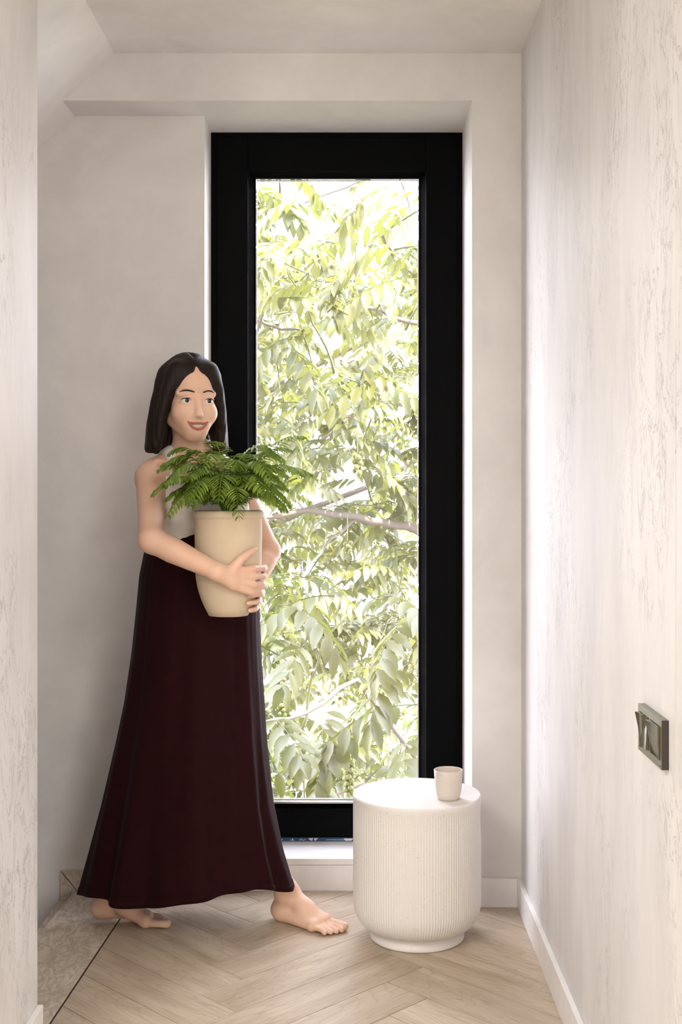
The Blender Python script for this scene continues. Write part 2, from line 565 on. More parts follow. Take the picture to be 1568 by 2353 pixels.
PW, PL = 0.1337, 0.640
va, vb = Vector((1, -1)).normalized(), Vector((-1, -1)).normalized()
P0 = Vector((-0.278, 3.374)) - va * PL
GAP = 0.0009
def add_plank(a0, a1, b0, b1, along_a):
    c = P0 + va * ((a0 + a1) / 2) + vb * ((b0 + b1) / 2)
    ha, hb = (a1 - a0) / 2 - GAP, (b1 - b0) / 2 - GAP
    poly = [c + va * sa * ha + vb * sb * hb for sa, sb in ((-1, -1), (1, -1), (1, 1), (-1, 1))]
    poly = [(p.x, p.y) for p in poly]
    if max(p[1] for p in poly) < YBACK or min(p[1] for p in poly) > YN or min(p[0] for p in poly) > XR or min(p[1] for p in poly) < 0.9: return
    k = 0.0257 / 0.608
    poly = clip(poly, 1, 0, XR)
    poly = clip(poly, 0, 1, YN)
    poly = clip(poly, 0, -1, -YBACK)
    # right of the stone joint (near the camera: right of the left wall)
    poly = clip(poly, -1, k, 0.669 + 3.359 * k - 0.0015) if c.y > 2.0 else clip(poly, -1, 0, 3.5)
    if len(poly) < 3: return
    ar = sum(p[0] * q[1] - q[0] * p[1] for p, q in zip(poly, poly[1:] + poly[:1])) / 2
    if abs(ar) < 1e-4: return
    if ar < 0: poly = poly[::-1]
    d = va if along_a else vb
    ang = math.atan2(d.y, d.x)
    cs, sn = math.cos(-ang), math.sin(-ang)
    loc = [((p[0] - c.x) * cs - (p[1] - c.y) * sn, (p[0] - c.x) * sn + (p[1] - c.y) * cs) for p in poly]
    # eased upper edge: a small inset top
    n = len(loc)
    cx = sum(p[0] for p in loc) / n; cy = sum(p[1] for p in loc) / n
    e = 0.0003
    def inset(p):
        v = Vector((cx - p[0], cy - p[1])); L = v.length
        return (p[0] + v.x / L * e * 1.3, p[1] + v.y / L * e * 1.3)
    top = [inset(p) for p in loc]
    vs = [(p[0], p[1], -0.012) for p in loc] + [(p[0], p[1], -0.0004) for p in loc] + [(p[0], p[1], 0) for p in top]
    fs = [tuple(range(2 * n, 3 * n))]
    for i in range(n):
        j = (i + 1) % n
        fs += [(i, j, n + j, n + i), (n + i, n + j, 2 * n + j, 2 * n + i)]
    o = link_mesh('plank', vs, fs, M['wood'], floor)
    o.location = (c.x, c.y, random.uniform(-0.0002, 0.0002))
    o.rotation_euler = (0, 0, ang)
for col in range(-3, 5):
    for i in range(-14, 40):
        a0, b0 = i * PW + col * PL, i * PW - col * PL
        add_plank(a0, a0 + PL, b0, b0 + PW, True)
        add_plank(a0 + PL, a0 + PL + PW, b0 + PW - PL, b0 + PW, False)

def slab(y0, y1):
    MB().prism([(xe(y0), y0), (xj(y0) - 0.004, y0), (xj(y1) - 0.004, y1), (xe(y1), y1)], 'z', -0.035, 0.0).build('stone_slab', M['stone'], floor, bevel=0.002)
slab(YE - 0.0, YN)
MB().prism([(xj(YE) - 0.004, YE), (xj(YE) + 0.0005, YE), (xj(YN) + 0.0005, YN), (xj(YN) - 0.004, YN)], 'z', -0.03, -0.0012).build('joint_strip', M['joint'], floor)
# steps going down to the left
for k in range(6):
    x1 = -0.87 - 0.22 * k
    MB().box(x1 - 0.25, x1, YE, YN, -0.175 * (k + 1) - 0.05, -0.175 * (k + 1)).build('stone_step', M['stone'], floor, bevel=0.003)
    MB().box(x1 - 0.03, x1, YE, YN, -0.175 * (k + 1), -0.175 * k - 0.03).build('riser', M['stone'], floor)
MB().box(XSW, -0.8, YE, YN, FLZ - 0.1, FLZ).build('lower_landing', M['stone'], floor)

# ---- baseboards
BH, BT = 0.084, 0.013
b = MB(); b.box(XR - BT, XR, 1.83, YB, 0, BH); b.box(XR - BT + 0.004, XR + 0.004, 1.66, 1.83, 0, BH)
struct(b.build('baseboard_right', M['white'], bevel=0.0015))
b = MB(); b.box(XWR - 0.0, XR - BT, YB - BT, YB, 0, BH)
b.box(XWR - BT, XWR, YB - BT, YN, 0, BH)
struct(b.build('baseboard_back', M['white'], bevel=0.0015))
b = MB(); b.box(XWL - 0.02, XWR - BT, YN - BT, YN, 0, 0.078)
struct(b.build('baseboard_sill', M['white'], bevel=0.001))
b = MB(); b.box(XL, XL + BT, 2.2, YE, 0, BH)
struct(b.build('baseboard_left', M['white'], bevel=0.0015))
# stone skirting on the recessed wall, mitred where it turns down the stairs
sk = struct(empty('trim_1', (-0.7, YN, 0)))
y0, y1 = YN - 0.012 - YN, -0.0005
ox = -0.7
def P(x, z): return (x - ox, z)
zt, xl = 0.062, -0.897
MB().prism([P(xl + 0.004, zt), P(-0.845, 0.002), P(XWL - 0.02, 0.0), P(XWL - 0.02, zt)], 'y', y0, y1).build('stone_skirting', M['stone'], sk, bevel=0.001)
MB().prism([P(xl, zt - 0.003), P(-0.849, 0.002), P(-0.866, -0.03), P(-0.870, -0.16), P(xl, -0.16)], 'y', y0, y1).build('stone_skirting', M['stone'], sk, bevel=0.001)

# ---- window
win = struct(empty('window_1', (-0.05, YW, 0)))
wy = 0.0
def W(x): return x + 0.05
ZB, ZT = 0.112, ZLT - 0.001
def px(x, y=YW): return (x - PPX) / FPX * y
def pz(v, y=YW): return EYE - (v - PPY) / FPX * y
def ring(name, x0, x1, z0, z1, wl, wr, wb, wt, y0, y1, mat, bevel=0.002):
    """a rectangular frame: two stiles and two rails with mitre-free butt joints"""
    m = MB()
    m.box(W(x0), W(x0 + wl), y0, y1, z0, z1)
    m.box(W(x1 - wr), W(x1), y0, y1, z0, z1)
    m.box(W(x0 + wl), W(x1 - wr), y0, y1, z0, z0 + wb)
    m.box(W(x0 + wl), W(x1 - wr), y0, y1, z1 - wt, z1)
    return m.build(name, mat, win, bevel=bevel)
ox0, ox1 = px(480), px(1071)
ring('outer_frame', ox0, ox1, ZB, ZT, 0.030, 0.030, 0.012, 0.018, 0.004, 0.07, M['frame'])
sx0, sx1 = ox0 + 0.026, ox1 - 0.026
gx0, gx1 = px(587, YW + .03), px(964, YW + .03)
gz0, gz1 = pz(1843, YW + .03), pz(409, YW + .03)
ring('sash', sx0, sx1, ZB + 0.0, ZT - 0.016, px(570) - sx0, sx1 - px(979), pz(1859) - ZB, ZT - 0.016 - pz(393), 0.0, 0.075, M['frame'])
# sloping glazing bead between sash and glass
gb = MB()
ax0, ax1, az0, az1 = px(570), px(979), pz(1859), pz(393)
vs = [(W(x), 0.010, z) for x, z in ((ax0, az0), (ax1, az0), (ax1, az1), (ax0, az1))] + [(W(x), 0.030, z) for x, z in ((gx0, gz0), (gx1, gz0), (gx1, gz1), (gx0, gz1))]
vs += [(p[0], 0.05, p[2]) for p in vs[4:]]
fs = [(i, (i + 1) % 4, (i + 1) % 4 + 4, i + 4) for i in range(4)] + [(i + 4, (i + 1) % 4 + 4, (i + 1) % 4 + 8, i + 8) for i in range(4)]
gb.add(vs, fs).build('glazing_bead', M['frame'], win)
ring('gasket', gx0, gx1, gz0, gz1, 0.0022, 0.0022, 0.004, 0.0035, 0.028, 0.036, M['rubber'], 0.0005)
ring('spacer_bar', gx0 + 0.0022, gx1 - 0.0022, gz0 + 0.004, gz1 - 0.0035, 0.0022, 0.0022, 0.0030, 0.003, 0.038, 0.055, M['steel'], 0.0)
for yy in (0.034, 0.060):
    m = MB(); m.box(W(gx0), W(gx1), yy, yy + 0.003, gz0, gz1)
    m.build('glass_pane', M['glass'], win)
# metal sill lip below the bead
MB().box(W(px(586)), W(px(975)), 0.0095, 0.030, pz(1848.5), pz(1844)).build('drip_bar', M['steel'], win, bevel=0.0008)
# transport bracket with a round screw, low on the left of the sash
br = MB().box(W(px(615)), W(px(647)), -0.004, 0.0005, pz(1931), pz(1914)).build('bracket', M['frame'], win, bevel=0.001)
m = MB(); m.lathe([(0.0055, 0), (0.0055, 0.002), (0.0028, 0.0026), (0.0028, 0.0012)], n=20)
sc_ = m.build('screw', M['steel'], br); sc_.rotation_euler = (R(90), 0, 0); sc_.location = (W(px(635)), -0.004, pz(1925))
# strip of blue protective film with cut-off white print, under the frame
MB().box(W(px(490)), W(px(1064)), 0.0035, 0.008, 0.1005, 0.1125).build('film_strip', M['film'], win)
pr = MB()
zf0, zf1 = 0.1025, 0.1065
def stroke(x0, x1, z0=zf0, z1=zf1, sh=0.0):
    pr.add([(W(px(x0)), 0.0030, z0), (W(px(x1)), 0.0030, z0), (W(px(x1 + sh)), 0.0030, z1), (W(px(x0 + sh)), 0.0030, z1),
            (W(px(x0)), 0.0036, z0), (W(px(x1)), 0.0036, z0), (W(px(x1 + sh)), 0.0036, z1), (W(px(x0 + sh)), 0.0036, z1)],
           [(0, 1, 2, 3), (4, 7, 6, 5), (0, 4, 5, 1), (1, 5, 6, 2), (2, 6, 7, 3), (3, 7, 4, 0)])
stroke(646, 648.5, sh=1)                       # foot of an I
stroke(667, 677, zf0, zf0 + 0.0014); stroke(671, 673.5, zf0, zf1 + 0.002)   # foot of a serif I
stroke(688, 690.5, sh=1.5); stroke(695, 697.5, sh=-3); stroke(697, 699, sh=4)   # foot of an N
pr.prism([(W(px(709)), zf1 + .003), (W(px(713)), zf0), (W(px(718)), zf0 - .001), (W(px(720)), zf1 + .003)], 'y', 0.0030, 0.0036)   # two halves of a round emblem
pr.prism([(W(px(722)), zf1 + .003), (W(px(723)), zf0 - .001), (W(px(727)), zf0), (W(px(731)), zf1 + .003)], 'y', 0.0030, 0.0036)
for x in range(750, 790, 4): stroke(x, x + 2.4, zf0 + 0.001, zf1 - 0.001, 0.6)   # small line of print
pr.prism([(W(px(789)), zf1 + .002), (W(px(794)), zf0 - .001), (W(px(808)), zf0 - .001), (W(px(812)), zf1 + .002)], 'y', 0.0030, 0.0036)
pr.build('film_print', M['print'], win)
# window sill board
m = MB(); m.box(W(XWL + 0.001), W(XWR - 0.0145), YN - 0.014 - YW, 0.003, 0.079, 0.0985)
m.build('window_sill', M['white'], win, bevel=0.0015)
m = MB()
m.box(W(XWL), W(XWR), 0.008, 0.17, 0.079, 0.1005)
m.build('outer_sill', M['facade'], win)

# ================================================================ FURNITURE
# ---- fluted side table
TX, TY = 0.171, 3.286
tb = empty('side_table', (TX, TY, 0))
tag(tb, 'round white speckled side table with vertical fluting, standing by the window', 'table')
NR, SUB = 144, 5
prof = []
RB, ZT_, = 0.175, 0.391
prof.append((RB - 0.0035, ZT_ - 0.0))
prof.append((RB - 0.0005, ZT_ - 0.0025))
prof.append((RB, ZT_ - 0.006))
prof.append((RB, ZT_ - 0.016))
prof.append((RB, ZT_ - 0.0185))
for z in (0.33, 0.27, 0.21, 0.16, 0.125): prof.append((RB, z))
for k in range(1, 13):
    a = k / 12 * math.pi / 2
    prof.append((0.118 + (RB - 0.118) * math.cos(a) ** 0.9 if k < 12 else 0.118, 0.105 - 0.075 * math.sin(a)))
n = NR * SUB
vs, fs = [], []
for k, (r, z) in enumerate(prof):
    amp = 0.0 if z > ZT_ - 0.017 else 0.0018
    if k >= len(prof) - 5: amp *= (len(prof) - 1 - k) / 5
    for i in range(n):
        a = 2 * math.pi * i / n
        # flat ribs with narrow grooves
        rr = r - amp * (0.5 - 0.5 * math.cos(NR * a)) ** 2
        zz = z
        # shallow hand hold at the right side
        da = math.atan2(math.sin(a + 0.12), math.cos(a + 0.12))
        if abs(da) < 0.22 and z > 0.2:
            w = (0.5 + 0.5 * math.cos(da / 0.22 * math.pi)) * math.exp(-((z - 0.33) / 0.02) ** 2)
            rr -= 0.004 * w
        vs.append((rr * math.cos(a), rr * math.sin(a), zz))
for k in range(len(prof) - 1):
    for i in range(n):
        j = (i + 1) % n
        fs.append((k * n + j, k * n + i, (k + 1) * n + i, (k + 1) * n + j))
m = (len(prof) - 1) * n
fs.append(tuple(range(m + n - 1, m - 1, -1)))
link_mesh('fluted_body', vs, fs, M['table'], tb, True)
m = MB(); m.lathe([(RB - 0.0033, ZT_ - 0.004), (RB - 0.0035, ZT_ + 0.0), (0.05, ZT_ + 0.0002), (0.004, ZT_ + 0.0002)], n=96)
m.build('table_top', M['table'], tb)
m = MB(); m.lathe([(0.116, 0.034), (0.1185, 0.030), (0.1215, 0.024), (0.1275, 0.013), (0.129, 0.008), (0.129, 0.003), (0.1275, 0.0012)][::-1], n=96)
m.build('foot_ring', M['table'], tb, True)
m = MB(); m.lathe([(0.1262, 0.0), (0.1262, 0.0014)], n=64)
m.build('base_pad', M['rubber'], tb)

# ---- handleless cup
mug = empty('cup', (0.252, 3.222, ZT_ + 0.0004))
tag(mug, 'small handleless beige cup with brown specks standing on the white side table', 'cup')
m = MB()
outer = [(0.0265, 0.0), (0.0285, 0.0012), (0.031, 0.006), (0.0335, 0.015), (0.0355, 0.03), (0.0375, 0.055), (0.0387, 0.0775)]
inner = [(0.0372, 0.0782), (0.0366, 0.077), (0.035, 0.055), (0.0325, 0.03), (0.0295, 0.014), (0.024, 0.007), (0.003, 0.0055)]
m.lathe(outer + inner, n=64)
m.build('cup_body', M['mug'], mug, True)
m = MB(); m.lathe([(0.0362, 0.0775), (0.0378, 0.0786), (0.0388, 0.0778), (0.0386, 0.0768)], n=64, cap=False)
m.build('rim', M['mug'], mug, True)

# ---- double light switch on the right wall
SW = empty('light_switch', (XR, 1.944, 0.8215))
tag(SW, 'bronze grey two-gang light switch plate with three twisted rockers on the right wall', 'switch')
m = MB()
hw, hh, dp = 0.077, 0.0385, 0.0115
# plate with two openings (local: x = -depth, y along wall, z up)
ops = [(-0.068, -0.004, -0.0265, 0.0275), (0.004, 0.068, -0.0265, 0.0275)]
ys = [-hw, -0.068, -0.004, 0.004, 0.068, hw]
zs = [-hh, -0.0265, 0.0275, hh]
for i in range(5):
    for k in range(3):
        if k == 1 and i in (1, 3): continue
        m.box(-dp, -0.0005, ys[i], ys[i + 1], zs[k], zs[k + 1])
plate = m.build('switch_plate', M['bronze'], SW)
m = MB(); m.box(-0.004, -0.0004, -0.069, 0.069, -0.028, 0.029); m.build('back_box', M['bronze_dark'], SW)
m = MB()
m.box(-dp + 0.0004, -0.0006, -hw - 0.0006, -hw + 0.0002, -hh, hh)
m.build('plate_side', M['bronze_dark'], SW)
def rocker(y0, y1, twist, top_out):
    """a rocker whose face twists from one long edge to the other"""
    nu, nv = 8, 10
    vs, fs = [], []
    for j in range(nv + 1):
        v = j / nv
        z = -0.0255 + v * 0.052
        for i in range(nu + 1):
            u = i / nu
            tilt = (v - 0.5) * (1 if top_out else -1)
            d = 0.0125 + 0.007 * tilt + twist * (u - 0.5) * (v - 0.5) * 0.009 + 0.002 * (u - 0.5) ** 2 * 4
            vs.append((-d, y0 + (y1 - y0) * u, z))
    N = (nu + 1) * (nv + 1)
    vs += [(-0.003, p[1], p[2]) for p in vs]
    for j in range(nv):
        for i in range(nu):
            a = j * (nu + 1) + i
            fs.append((a, a + nu + 1, a + nu + 2, a + 1))
    edge = [i for i in range(nu)] + [j * (nu + 1) + nu for j in range(nv)] + [nv * (nu + 1) + i for i in range(nu, 0, -1)] + [j * (nu + 1) for j in range(nv, 0, -1)]
    for k in range(len(edge)):
        a, c = edge[k], edge[(k + 1) % len(edge)]
        fs.append((a, c, c + N, a + N))
    o = link_mesh('rocker', vs, fs, M['bronze'], SW)
    return o
rocker(-0.0655, -0.0065, 1.2, True)
rocker(0.037, 0.0655, 0.8, True)
rocker(0.0065, 0.0355, -0.9, False)
m = MB(); m.box(-dp - 0.0003, -dp + 0.0002, -0.072, -0.066, -0.0335, -0.0325); m.box(-dp - 0.0003, -dp + 0.0002, -0.0705, -0.067, -0.0352, -0.0342)
m.build('maker_mark', M['bronze_dark'], SW)

# ================================================================ OUTSIDE: walnut trees
m = MB(); m.box(-12, 12, 4.0, 30, -3.4, -3.2)
struct(m.build('ground', M['grass']))

def leaflet_geo(l, w, droop, rng):
    """one leaflet along +X: folded blade, pointed tip, 12 triangles"""
    st = [0.0, 0.22, 0.5, 0.78, 1.0]
    wd = [0.0, 0.82, 1.0, 0.62, 0.0]
    vs = [(0, 0, 0)]
    for s, k in zip(st[1:4], wd[1:4]):
        z = -droop * l * s * s
        vs += [(l * s, -w / 2 * k, z + 0.16 * w * k), (l * s, 0, z), (l * s, w / 2 * k, z + 0.16 * w * k)]
    vs.append((l, 0, -droop * l * 1.15))
    fs = [(0, 1, 2), (0, 2, 3)]
    for a in (1, 4):
        fs += [(a, a + 3, a + 4, a + 1), (a + 1, a + 4, a + 5, a + 2)]
    fs += [(7, 10, 8), (8, 10, 9)]
    return vs, fs

def frond_parts(rng, pairs, length, ll, lw, bend):
    """rachis points and leaflet frames of one compound leaf, in local space along +X"""
    N = 9
    pts = []
    for i in range(N):
        s = i / (N - 1)
        pts.append(Vector((length * (s - 0.12 * bend * s * s), 0, length * (0.18 * s - bend * 0.55 * s * s))))
    frames = []
    def at(s):
        k = min(int(s * (N - 1)), N - 2); f = s * (N - 1) - k
        return pts[k].lerp(pts[k + 1], f), (pts[k + 1] - pts[k]).normalized()
    for i in range(pairs):
        s = 0.24 + 0.72 * i / max(1, pairs - 1)
        p, t = at(s)
        for side in (-1, 1):
            k = 0.72 + 0.45 * math.sin(math.pi * (0.2 + 0.65 * i / pairs))
            ang = R(62 - 26 * i / pairs) * side + rng.uniform(-.12, .12)
            d = (t * math.cos(ang) + Vector((0, 1, 0)) * math.sin(ang) + Vector((0, 0, -0.32 + rng.uniform(-.18, .12)))).normalized()
            frames.append((p, d, ll * k * rng.uniform(.9, 1.1), lw * k))
    p, t = at(1.0)
    frames.append((p, (t + Vector((0, 0, -.15))).normalized(), ll * 1.0, lw))
    return pts, frames

def frame_matrix(p, d, up=Vector((0, 0, 1))):
    y = up.cross(d)
    y = y.normalized() if y.length > 1e-4 else Vector((0, 1, 0))
    z = d.cross(y)
    return Matrix(((d.x, y.x, z.x, p.x), (d.y, y.y, z.y, p.y), (d.z, y.z, z.z, p.z), (0, 0, 0, 1)))

rngL = random.Random(11)
VAR = []
for k in range(8):
    pts, frames = frond_parts(rngL, rngL.choice([5, 6, 6, 7]), rngL.uniform(.30, .40), rngL.uniform(.088, .108), rngL.uniform(.034, .042), rngL.uniform(.35, 1.25))
    mb = MB(); mb.tube(pts, [0.0022 - 0.0014 * i / 8 for i in range(9)], 3)
    rach = (list(mb.v), list(mb.f))
    for (p, d, l, w) in frames:
        v, f = leaflet_geo(l, w, rngL.uniform(.05, .3), rngL)
        Mx = frame_matrix(p, d)
        mb.add([Mx @ Vector(q) for q in v], f)
    VAR.append(dict(full=(mb.v, mb.f), rach=rach, frames=frames))

leaflet_me = bpy.data.meshes.new('leaflet')
v, f = leaflet_geo(1.0, 0.39, 0.15, rngL)
leaflet_me.from_pydata(v, [], f)
leaflet_me.polygons.foreach_set('use_smooth', [True] * len(f))

def visible(p, margin=0.1):
    if p.y < 4: return False
    k = YW / p.y
    # seen through the window opening from the camera, plus a little
    x, z = p.x * k, (p.z - EYE) * k
    return -0.32 - margin < x < 0.21 + margin and -0.98 - margin < z < 0.99 + margin

def jitter_line(a, b, n, amp, rng):
    a, b = Vector(a), Vector(b)
    out = []
    for i in range(n + 1):
        s = i / n
        k = amp * math.sin(math.pi * s)
        out.append(a.lerp(b, s) + Vector((rng.uniform(-k, k), rng.uniform(-k, k), rng.uniform(-k, k))))
    return out

def tree(label, base, limbs, mat, n_twigs, region, seed, n_obj, n_split, spacing, leaf_scale=1.0, extra=None, fruit_n=0):
    rng = random.Random(seed)
    root = empty('leafy_tree', base)
    tag(root, label, 'tree')
    B = Vector(base)
    full_me = []
    for k, vv in enumerate(VAR):
        me = bpy.data.meshes.new('leaf'); me.from_pydata(vv['full'][0], [], vv['full'][1]); me.materials.append(mat); full_me.append(me)
        me.polygons.foreach_set('use_smooth', [True] * len(me.polygons))
        me2 = bpy.data.meshes.new('rachis'); me2.from_pydata(vv['rach'][0], [], vv['rach'][1]); me2.materials.append(M['twig'])
        vv['rme'] = me2
    lfl = leaflet_me.copy(); lfl.materials.clear(); lfl.materials.append(mat)
    tw_src = []
    for nm, pts, r0, r1, bm in limbs:
        pts = [Vector(p) for p in pts]
        fine = []
        for i in range(len(pts) - 1):
            for s in (0, .34, .67): fine.append(pts[i].lerp(pts[i + 1], s) + Vector((rng.uniform(-.012, .012), 0, rng.uniform(-.012, .012))))
        fine.append(pts[-1])
        kr = 1.0 if nm == 'trunk' else 0.68
        mb = MB(); mb.tube([p - B for p in fine], [kr * (r0 + (r1 - r0) * i / (len(fine) - 1)) for i in range(len(fine))], 8)
        mb.build(nm, bm, root, True)
        if nm == 'branch': tw_src += fine
    x0, x1, y0, y1, z0, z1 = region
    leaves = []
    def twig(p, d, L):
        n = 5
        pts = []
        q = Vector(p)
        dd = Vector(d).normalized()
        for i in range(n + 1):
            pts.append(q.copy())
            dd = (dd + Vector((rng.uniform(-.18, .18), rng.uniform(-.18, .18), -0.10 + rng.uniform(-.1, .1)))).normalized()
            q = q + dd * (L / n)
        mb = MB(); mb.tube([a - B for a in pts], [0.006 * leaf_scale - 0.0035 * leaf_scale * i / n for i in range(n + 1)], 5)
        mb.build('twig', M['twig'], root, True)
        s = 0.12
        az = rng.uniform(0, 6.28)
        while s <= 1.0:
            k = min(int(s * n), n - 1)
            pos = pts[k].lerp(pts[k + 1], s * n - k)
            az += 2.4
            leaves.append((pos, az, rng.uniform(-.35, .35), rng.uniform(-.5, .5), leaf_scale * rng.uniform(.8, 1.2), rng.randrange(8)))
            s += spacing / L
    for i in range(n_twigs):
        # a point of the crown; the twig grows from the nearest limb side towards it
        tgt = Vector((rng.uniform(x0, x1), rng.uniform(y0, y1), rng.uniform(z0, z1)))
        src = min(tw_src, key=lambda p: (p - tgt).length)
        d = tgt - src
        L = min(max(d.length, .35), 1.1)
        twig(tgt - d.normalized() * L * 0.7, d, L)
    for e in (extra or []):
        leaves.append(e)
    # rank: what shows largest first
    def score(l):
        return (0 if visible(l[0], .12) else 1, l[0].y / l[4])
    leaves.sort(key=score)
    sv, sf = [], []
    for k, (pos, az, pitch, roll, sc, var) in enumerate(leaves):
        Mx = Matrix.Translation(pos - B) @ Matrix.Rotation(az, 4, 'Z') @ Matrix.Rotation(pitch, 4, 'Y') @ Matrix.Rotation(roll, 4, 'X') @ Matrix.Scale(sc, 4)
        if k < n_obj:
            if k < n_split:
                o = link_data('leaf', VAR[var]['rme'], None, root)
                o.matrix_local = Mx
                for (p, d, l, w) in VAR[var]['frames']:
                    c = link_data('leaflet', lfl, None, o)
                    c.matrix_local = frame_matrix(p, d) @ Matrix.Diagonal((l, w / 0.39, (l + w / .39) / 2, 1))
            else:
                o = link_data('leaf', full_me[var], None, root)
                o.matrix_local = Mx
        else:
            v, f = VAR[var]['full']
            n = len(sv)
            sv += [tuple(Mx @ Vector(q)) for q in v]
            sf += [tuple(i + n for i in q) for q in f]
    if sv:
        o = link_mesh('leaf_mass', sv, sf, mat, root, True)
        o['kind'] = 'stuff'
    return root, len(leaves)

def V(x, y, d):   # a point outside at distance d that shows at photo pixel (x, y)
    return ((x - PPX) / FPX * d, d, EYE - (y - PPY) / FPX * d)
bk, tg = M['bark'], M['twig']
near_limbs = [
    ('trunk', [(1.35, 6.3, -3.2), (1.32, 6.3, -1.0), (1.25, 6.25, 1.0), (1.2, 6.3, 3.0), (1.3, 6.4, 4.6)], 0.16, 0.07, bk),
    ('branch', [(1.28, 6.27, 0.2), (0.8, 6.1, 0.75), V(960, 1222, 5.9), V(880, 1196, 5.8), V(800, 1186, 5.7), V(700, 1172, 5.6), V(560, 1190, 5.5)], 0.045, 0.012, bk),
    ('branch', [V(830, 1190, 5.75), V(780, 1225, 5.7), V(735, 1275, 5.6), V(690, 1320, 5.5)], 0.016, 0.006, bk),
    ('branch', [(1.24, 6.25, 1.2), V(1050, 935, 5.9), V(960, 925, 5.8), V(890, 925, 5.7), V(825, 945, 5.6), V(740, 1010, 5.5)], 0.024, 0.007, bk),
    ('branch', [V(880, 930, 5.7), V(850, 895, 5.6), V(835, 870, 5.55)], 0.01, 0.006, bk),
    ('branch', [(1.22, 6.28, 2.0), V(1020, 760, 5.9), V(900, 725, 5.7), V(845, 705, 5.6), V(790, 690, 5.5)], 0.022, 0.012, bk),
    ('branch', [V(770, 862, 5.1), V(735, 770, 5.05), V(690, 685, 5.0), V(660, 610, 4.95)], 0.009, 0.005, tg),
    ('branch', [(1.22, 6.3, 2.6), V(960, 640, 6.1), V(900, 600, 6.0), V(880, 540, 5.9)], 0.02, 0.008, bk),
    ('branch', [(1.22, 6.3, 3.0), V(950, 330, 6.1), V(800, 430, 5.9), V(650, 480, 5.7)], 0.025, 0.008, bk),
    ('branch', [V(480, 700, 5.9), V(600, 735, 5.8), V(650, 752, 5.75), V(700, 760, 5.7)], 0.014, 0.008, bk),
    ('branch', [(1.3, 6.3, -0.9), (0.7, 5.9, -0.6), V(820, 1560, 5.4), V(700, 1640, 5.2), V(600, 1660, 5.1)], 0.03, 0.008, bk),
    ('branch', [(1.3, 6.3, -1.2), (0.6, 5.7, -0.9), V(840, 1800, 5.0), V(700, 1850, 4.9)], 0.02, 0.006, bk),
    ('branch', [(-0.9, 6.4, -3.0), (-0.8, 6.2, -0.5), (-0.75, 6.0, 1.0), V(560, 900, 5.7), V(630, 600, 5.6)], 0.03, 0.008, bk),
    ('branch', [V(690, 1690, 5.3), V(715, 1560, 5.3), V(740, 1480, 5.2), V(800, 1410, 5.2)], 0.01, 0.005, tg),
]
EXTRA = []
rngE = random.Random(4)
for (x, y, d, az, pit, sc) in [
    (770, 560, 4.75, 2.9, -.1, 1.15), (765, 545, 4.75, 4.2, .1, 1.1), (700, 590, 4.8, 3.6, .2, 1.2), (640, 560, 4.7, 4.6, .3, 1.1), (770, 650, 4.9, 3.4, .05, 1.1),
    (760, 655, 4.9, 4.9, .1, 1.0), (775, 650, 4.9, 5.9, .1, 1.0), (940, 560, 4.8, 3.3, .1, 1.3), (960, 640, 4.8, 3.6, .2, 1.2), (950, 760, 5.0, 3.7, .2, 1.2),
    (620, 690, 4.9, 5.6, .1, 1.1), (690, 770, 4.9, 3.5, .3, 1.1), (640, 800, 4.9, 5.3, .1, 1.1), (780, 880, 5.0, 4.4, .1, 1.0), (770, 860, 5.0, 5.6, .1, 1.0),
    (930, 860, 4.9, 3.6, .2, 1.2), (640, 960, 4.9, 5.2, .2, 1.0), (930, 430, 4.9, 3.6, .2, 1.2), (720, 450, 5.0, 3.3, .2, 1.2), (830, 470, 5.0, 4.3, .2, 1.1),
    (640, 1390, 4.6, 5.6, .05, 1.3), (770, 1370, 4.6, 3.4, .05, 1.3), (880, 1370, 4.6, 5.5, .05, 1.3), (950, 1420, 4.6, 4.2, .2, 1.2), (700, 1480, 4.6, 4.6, .1, 1.2),
    (930, 1530, 4.5, 4.2, .1, 1.3), (960, 1620, 4.5, 3.6, .05, 1.3), (860, 1670, 4.5, 3.9, .1, 1.3), (940, 1690, 4.5, 4.6, .2, 1.3), (890, 1740, 4.5, 5.0, .3, 1.2),
    (640, 1740, 4.5, 5.4, .1, 1.2), (680, 1760, 4.5, 3.9, .2, 1.2), (720, 1790, 4.5, 5.2, .2, 1.2), (620, 1640, 4.6, 5.1, .2, 1.2), (760, 1620, 4.7, 4.6, .2, 1.2)]:
    EXTRA.append((Vector(V(x, y, d)), az, pit, rngE.uniform(-.4, .4), sc * 0.86, rngE.randrange(8)))
t1, n1 = tree('leafy tree with long compound leaves and grey branches right outside the window', (1.35, 6.3, -3.2), near_limbs, M['leaf'],
     98, (-0.8, 0.6, 5.2, 6.4, -0.9, 2.75), 5, 300, 26, 0.075, 0.84, EXTRA)
far_limbs = [
    ('trunk', [(-1.5, 8.6, -3.2), (-1.45, 8.6, -0.5), (-1.4, 8.5, 1.5), (-1.35, 8.4, 3.6)], 0.14, 0.05, bk),
    ('branch', [(-1.45, 8.6, -0.6), (0.1, 8.3, 0.2), (0.9, 8.2, 0.6)], 0.04, 0.012, bk),
    ('branch', [(-1.42, 8.5, 0.6), (0.2, 8.2, 1.3), (0.9, 8.1, 1.7)], 0.04, 0.012, bk),
    ('branch', [(-1.4, 8.5, 1.5), (0.15, 8.3, 2.3), (0.8, 8.2, 2.9)], 0.04, 0.012, bk),
    ('branch', [(-1.4, 8.5, 1.2), (-1.8, 8.3, 2.0), (-2.2, 8.2, 2.6)], 0.04, 0.012, bk),
    ('branch', [(-1.45, 8.6, -0.8), (-1.9, 8.4, -0.2), (-2.3, 8.3, 0.2)], 0.04, 0.012, bk),
    ('branch', [(-1.45, 8.6, -1.6), (0.3, 8.3, -1.0), (1.0, 8.2, -0.8)], 0.04, 0.012, bk),
]
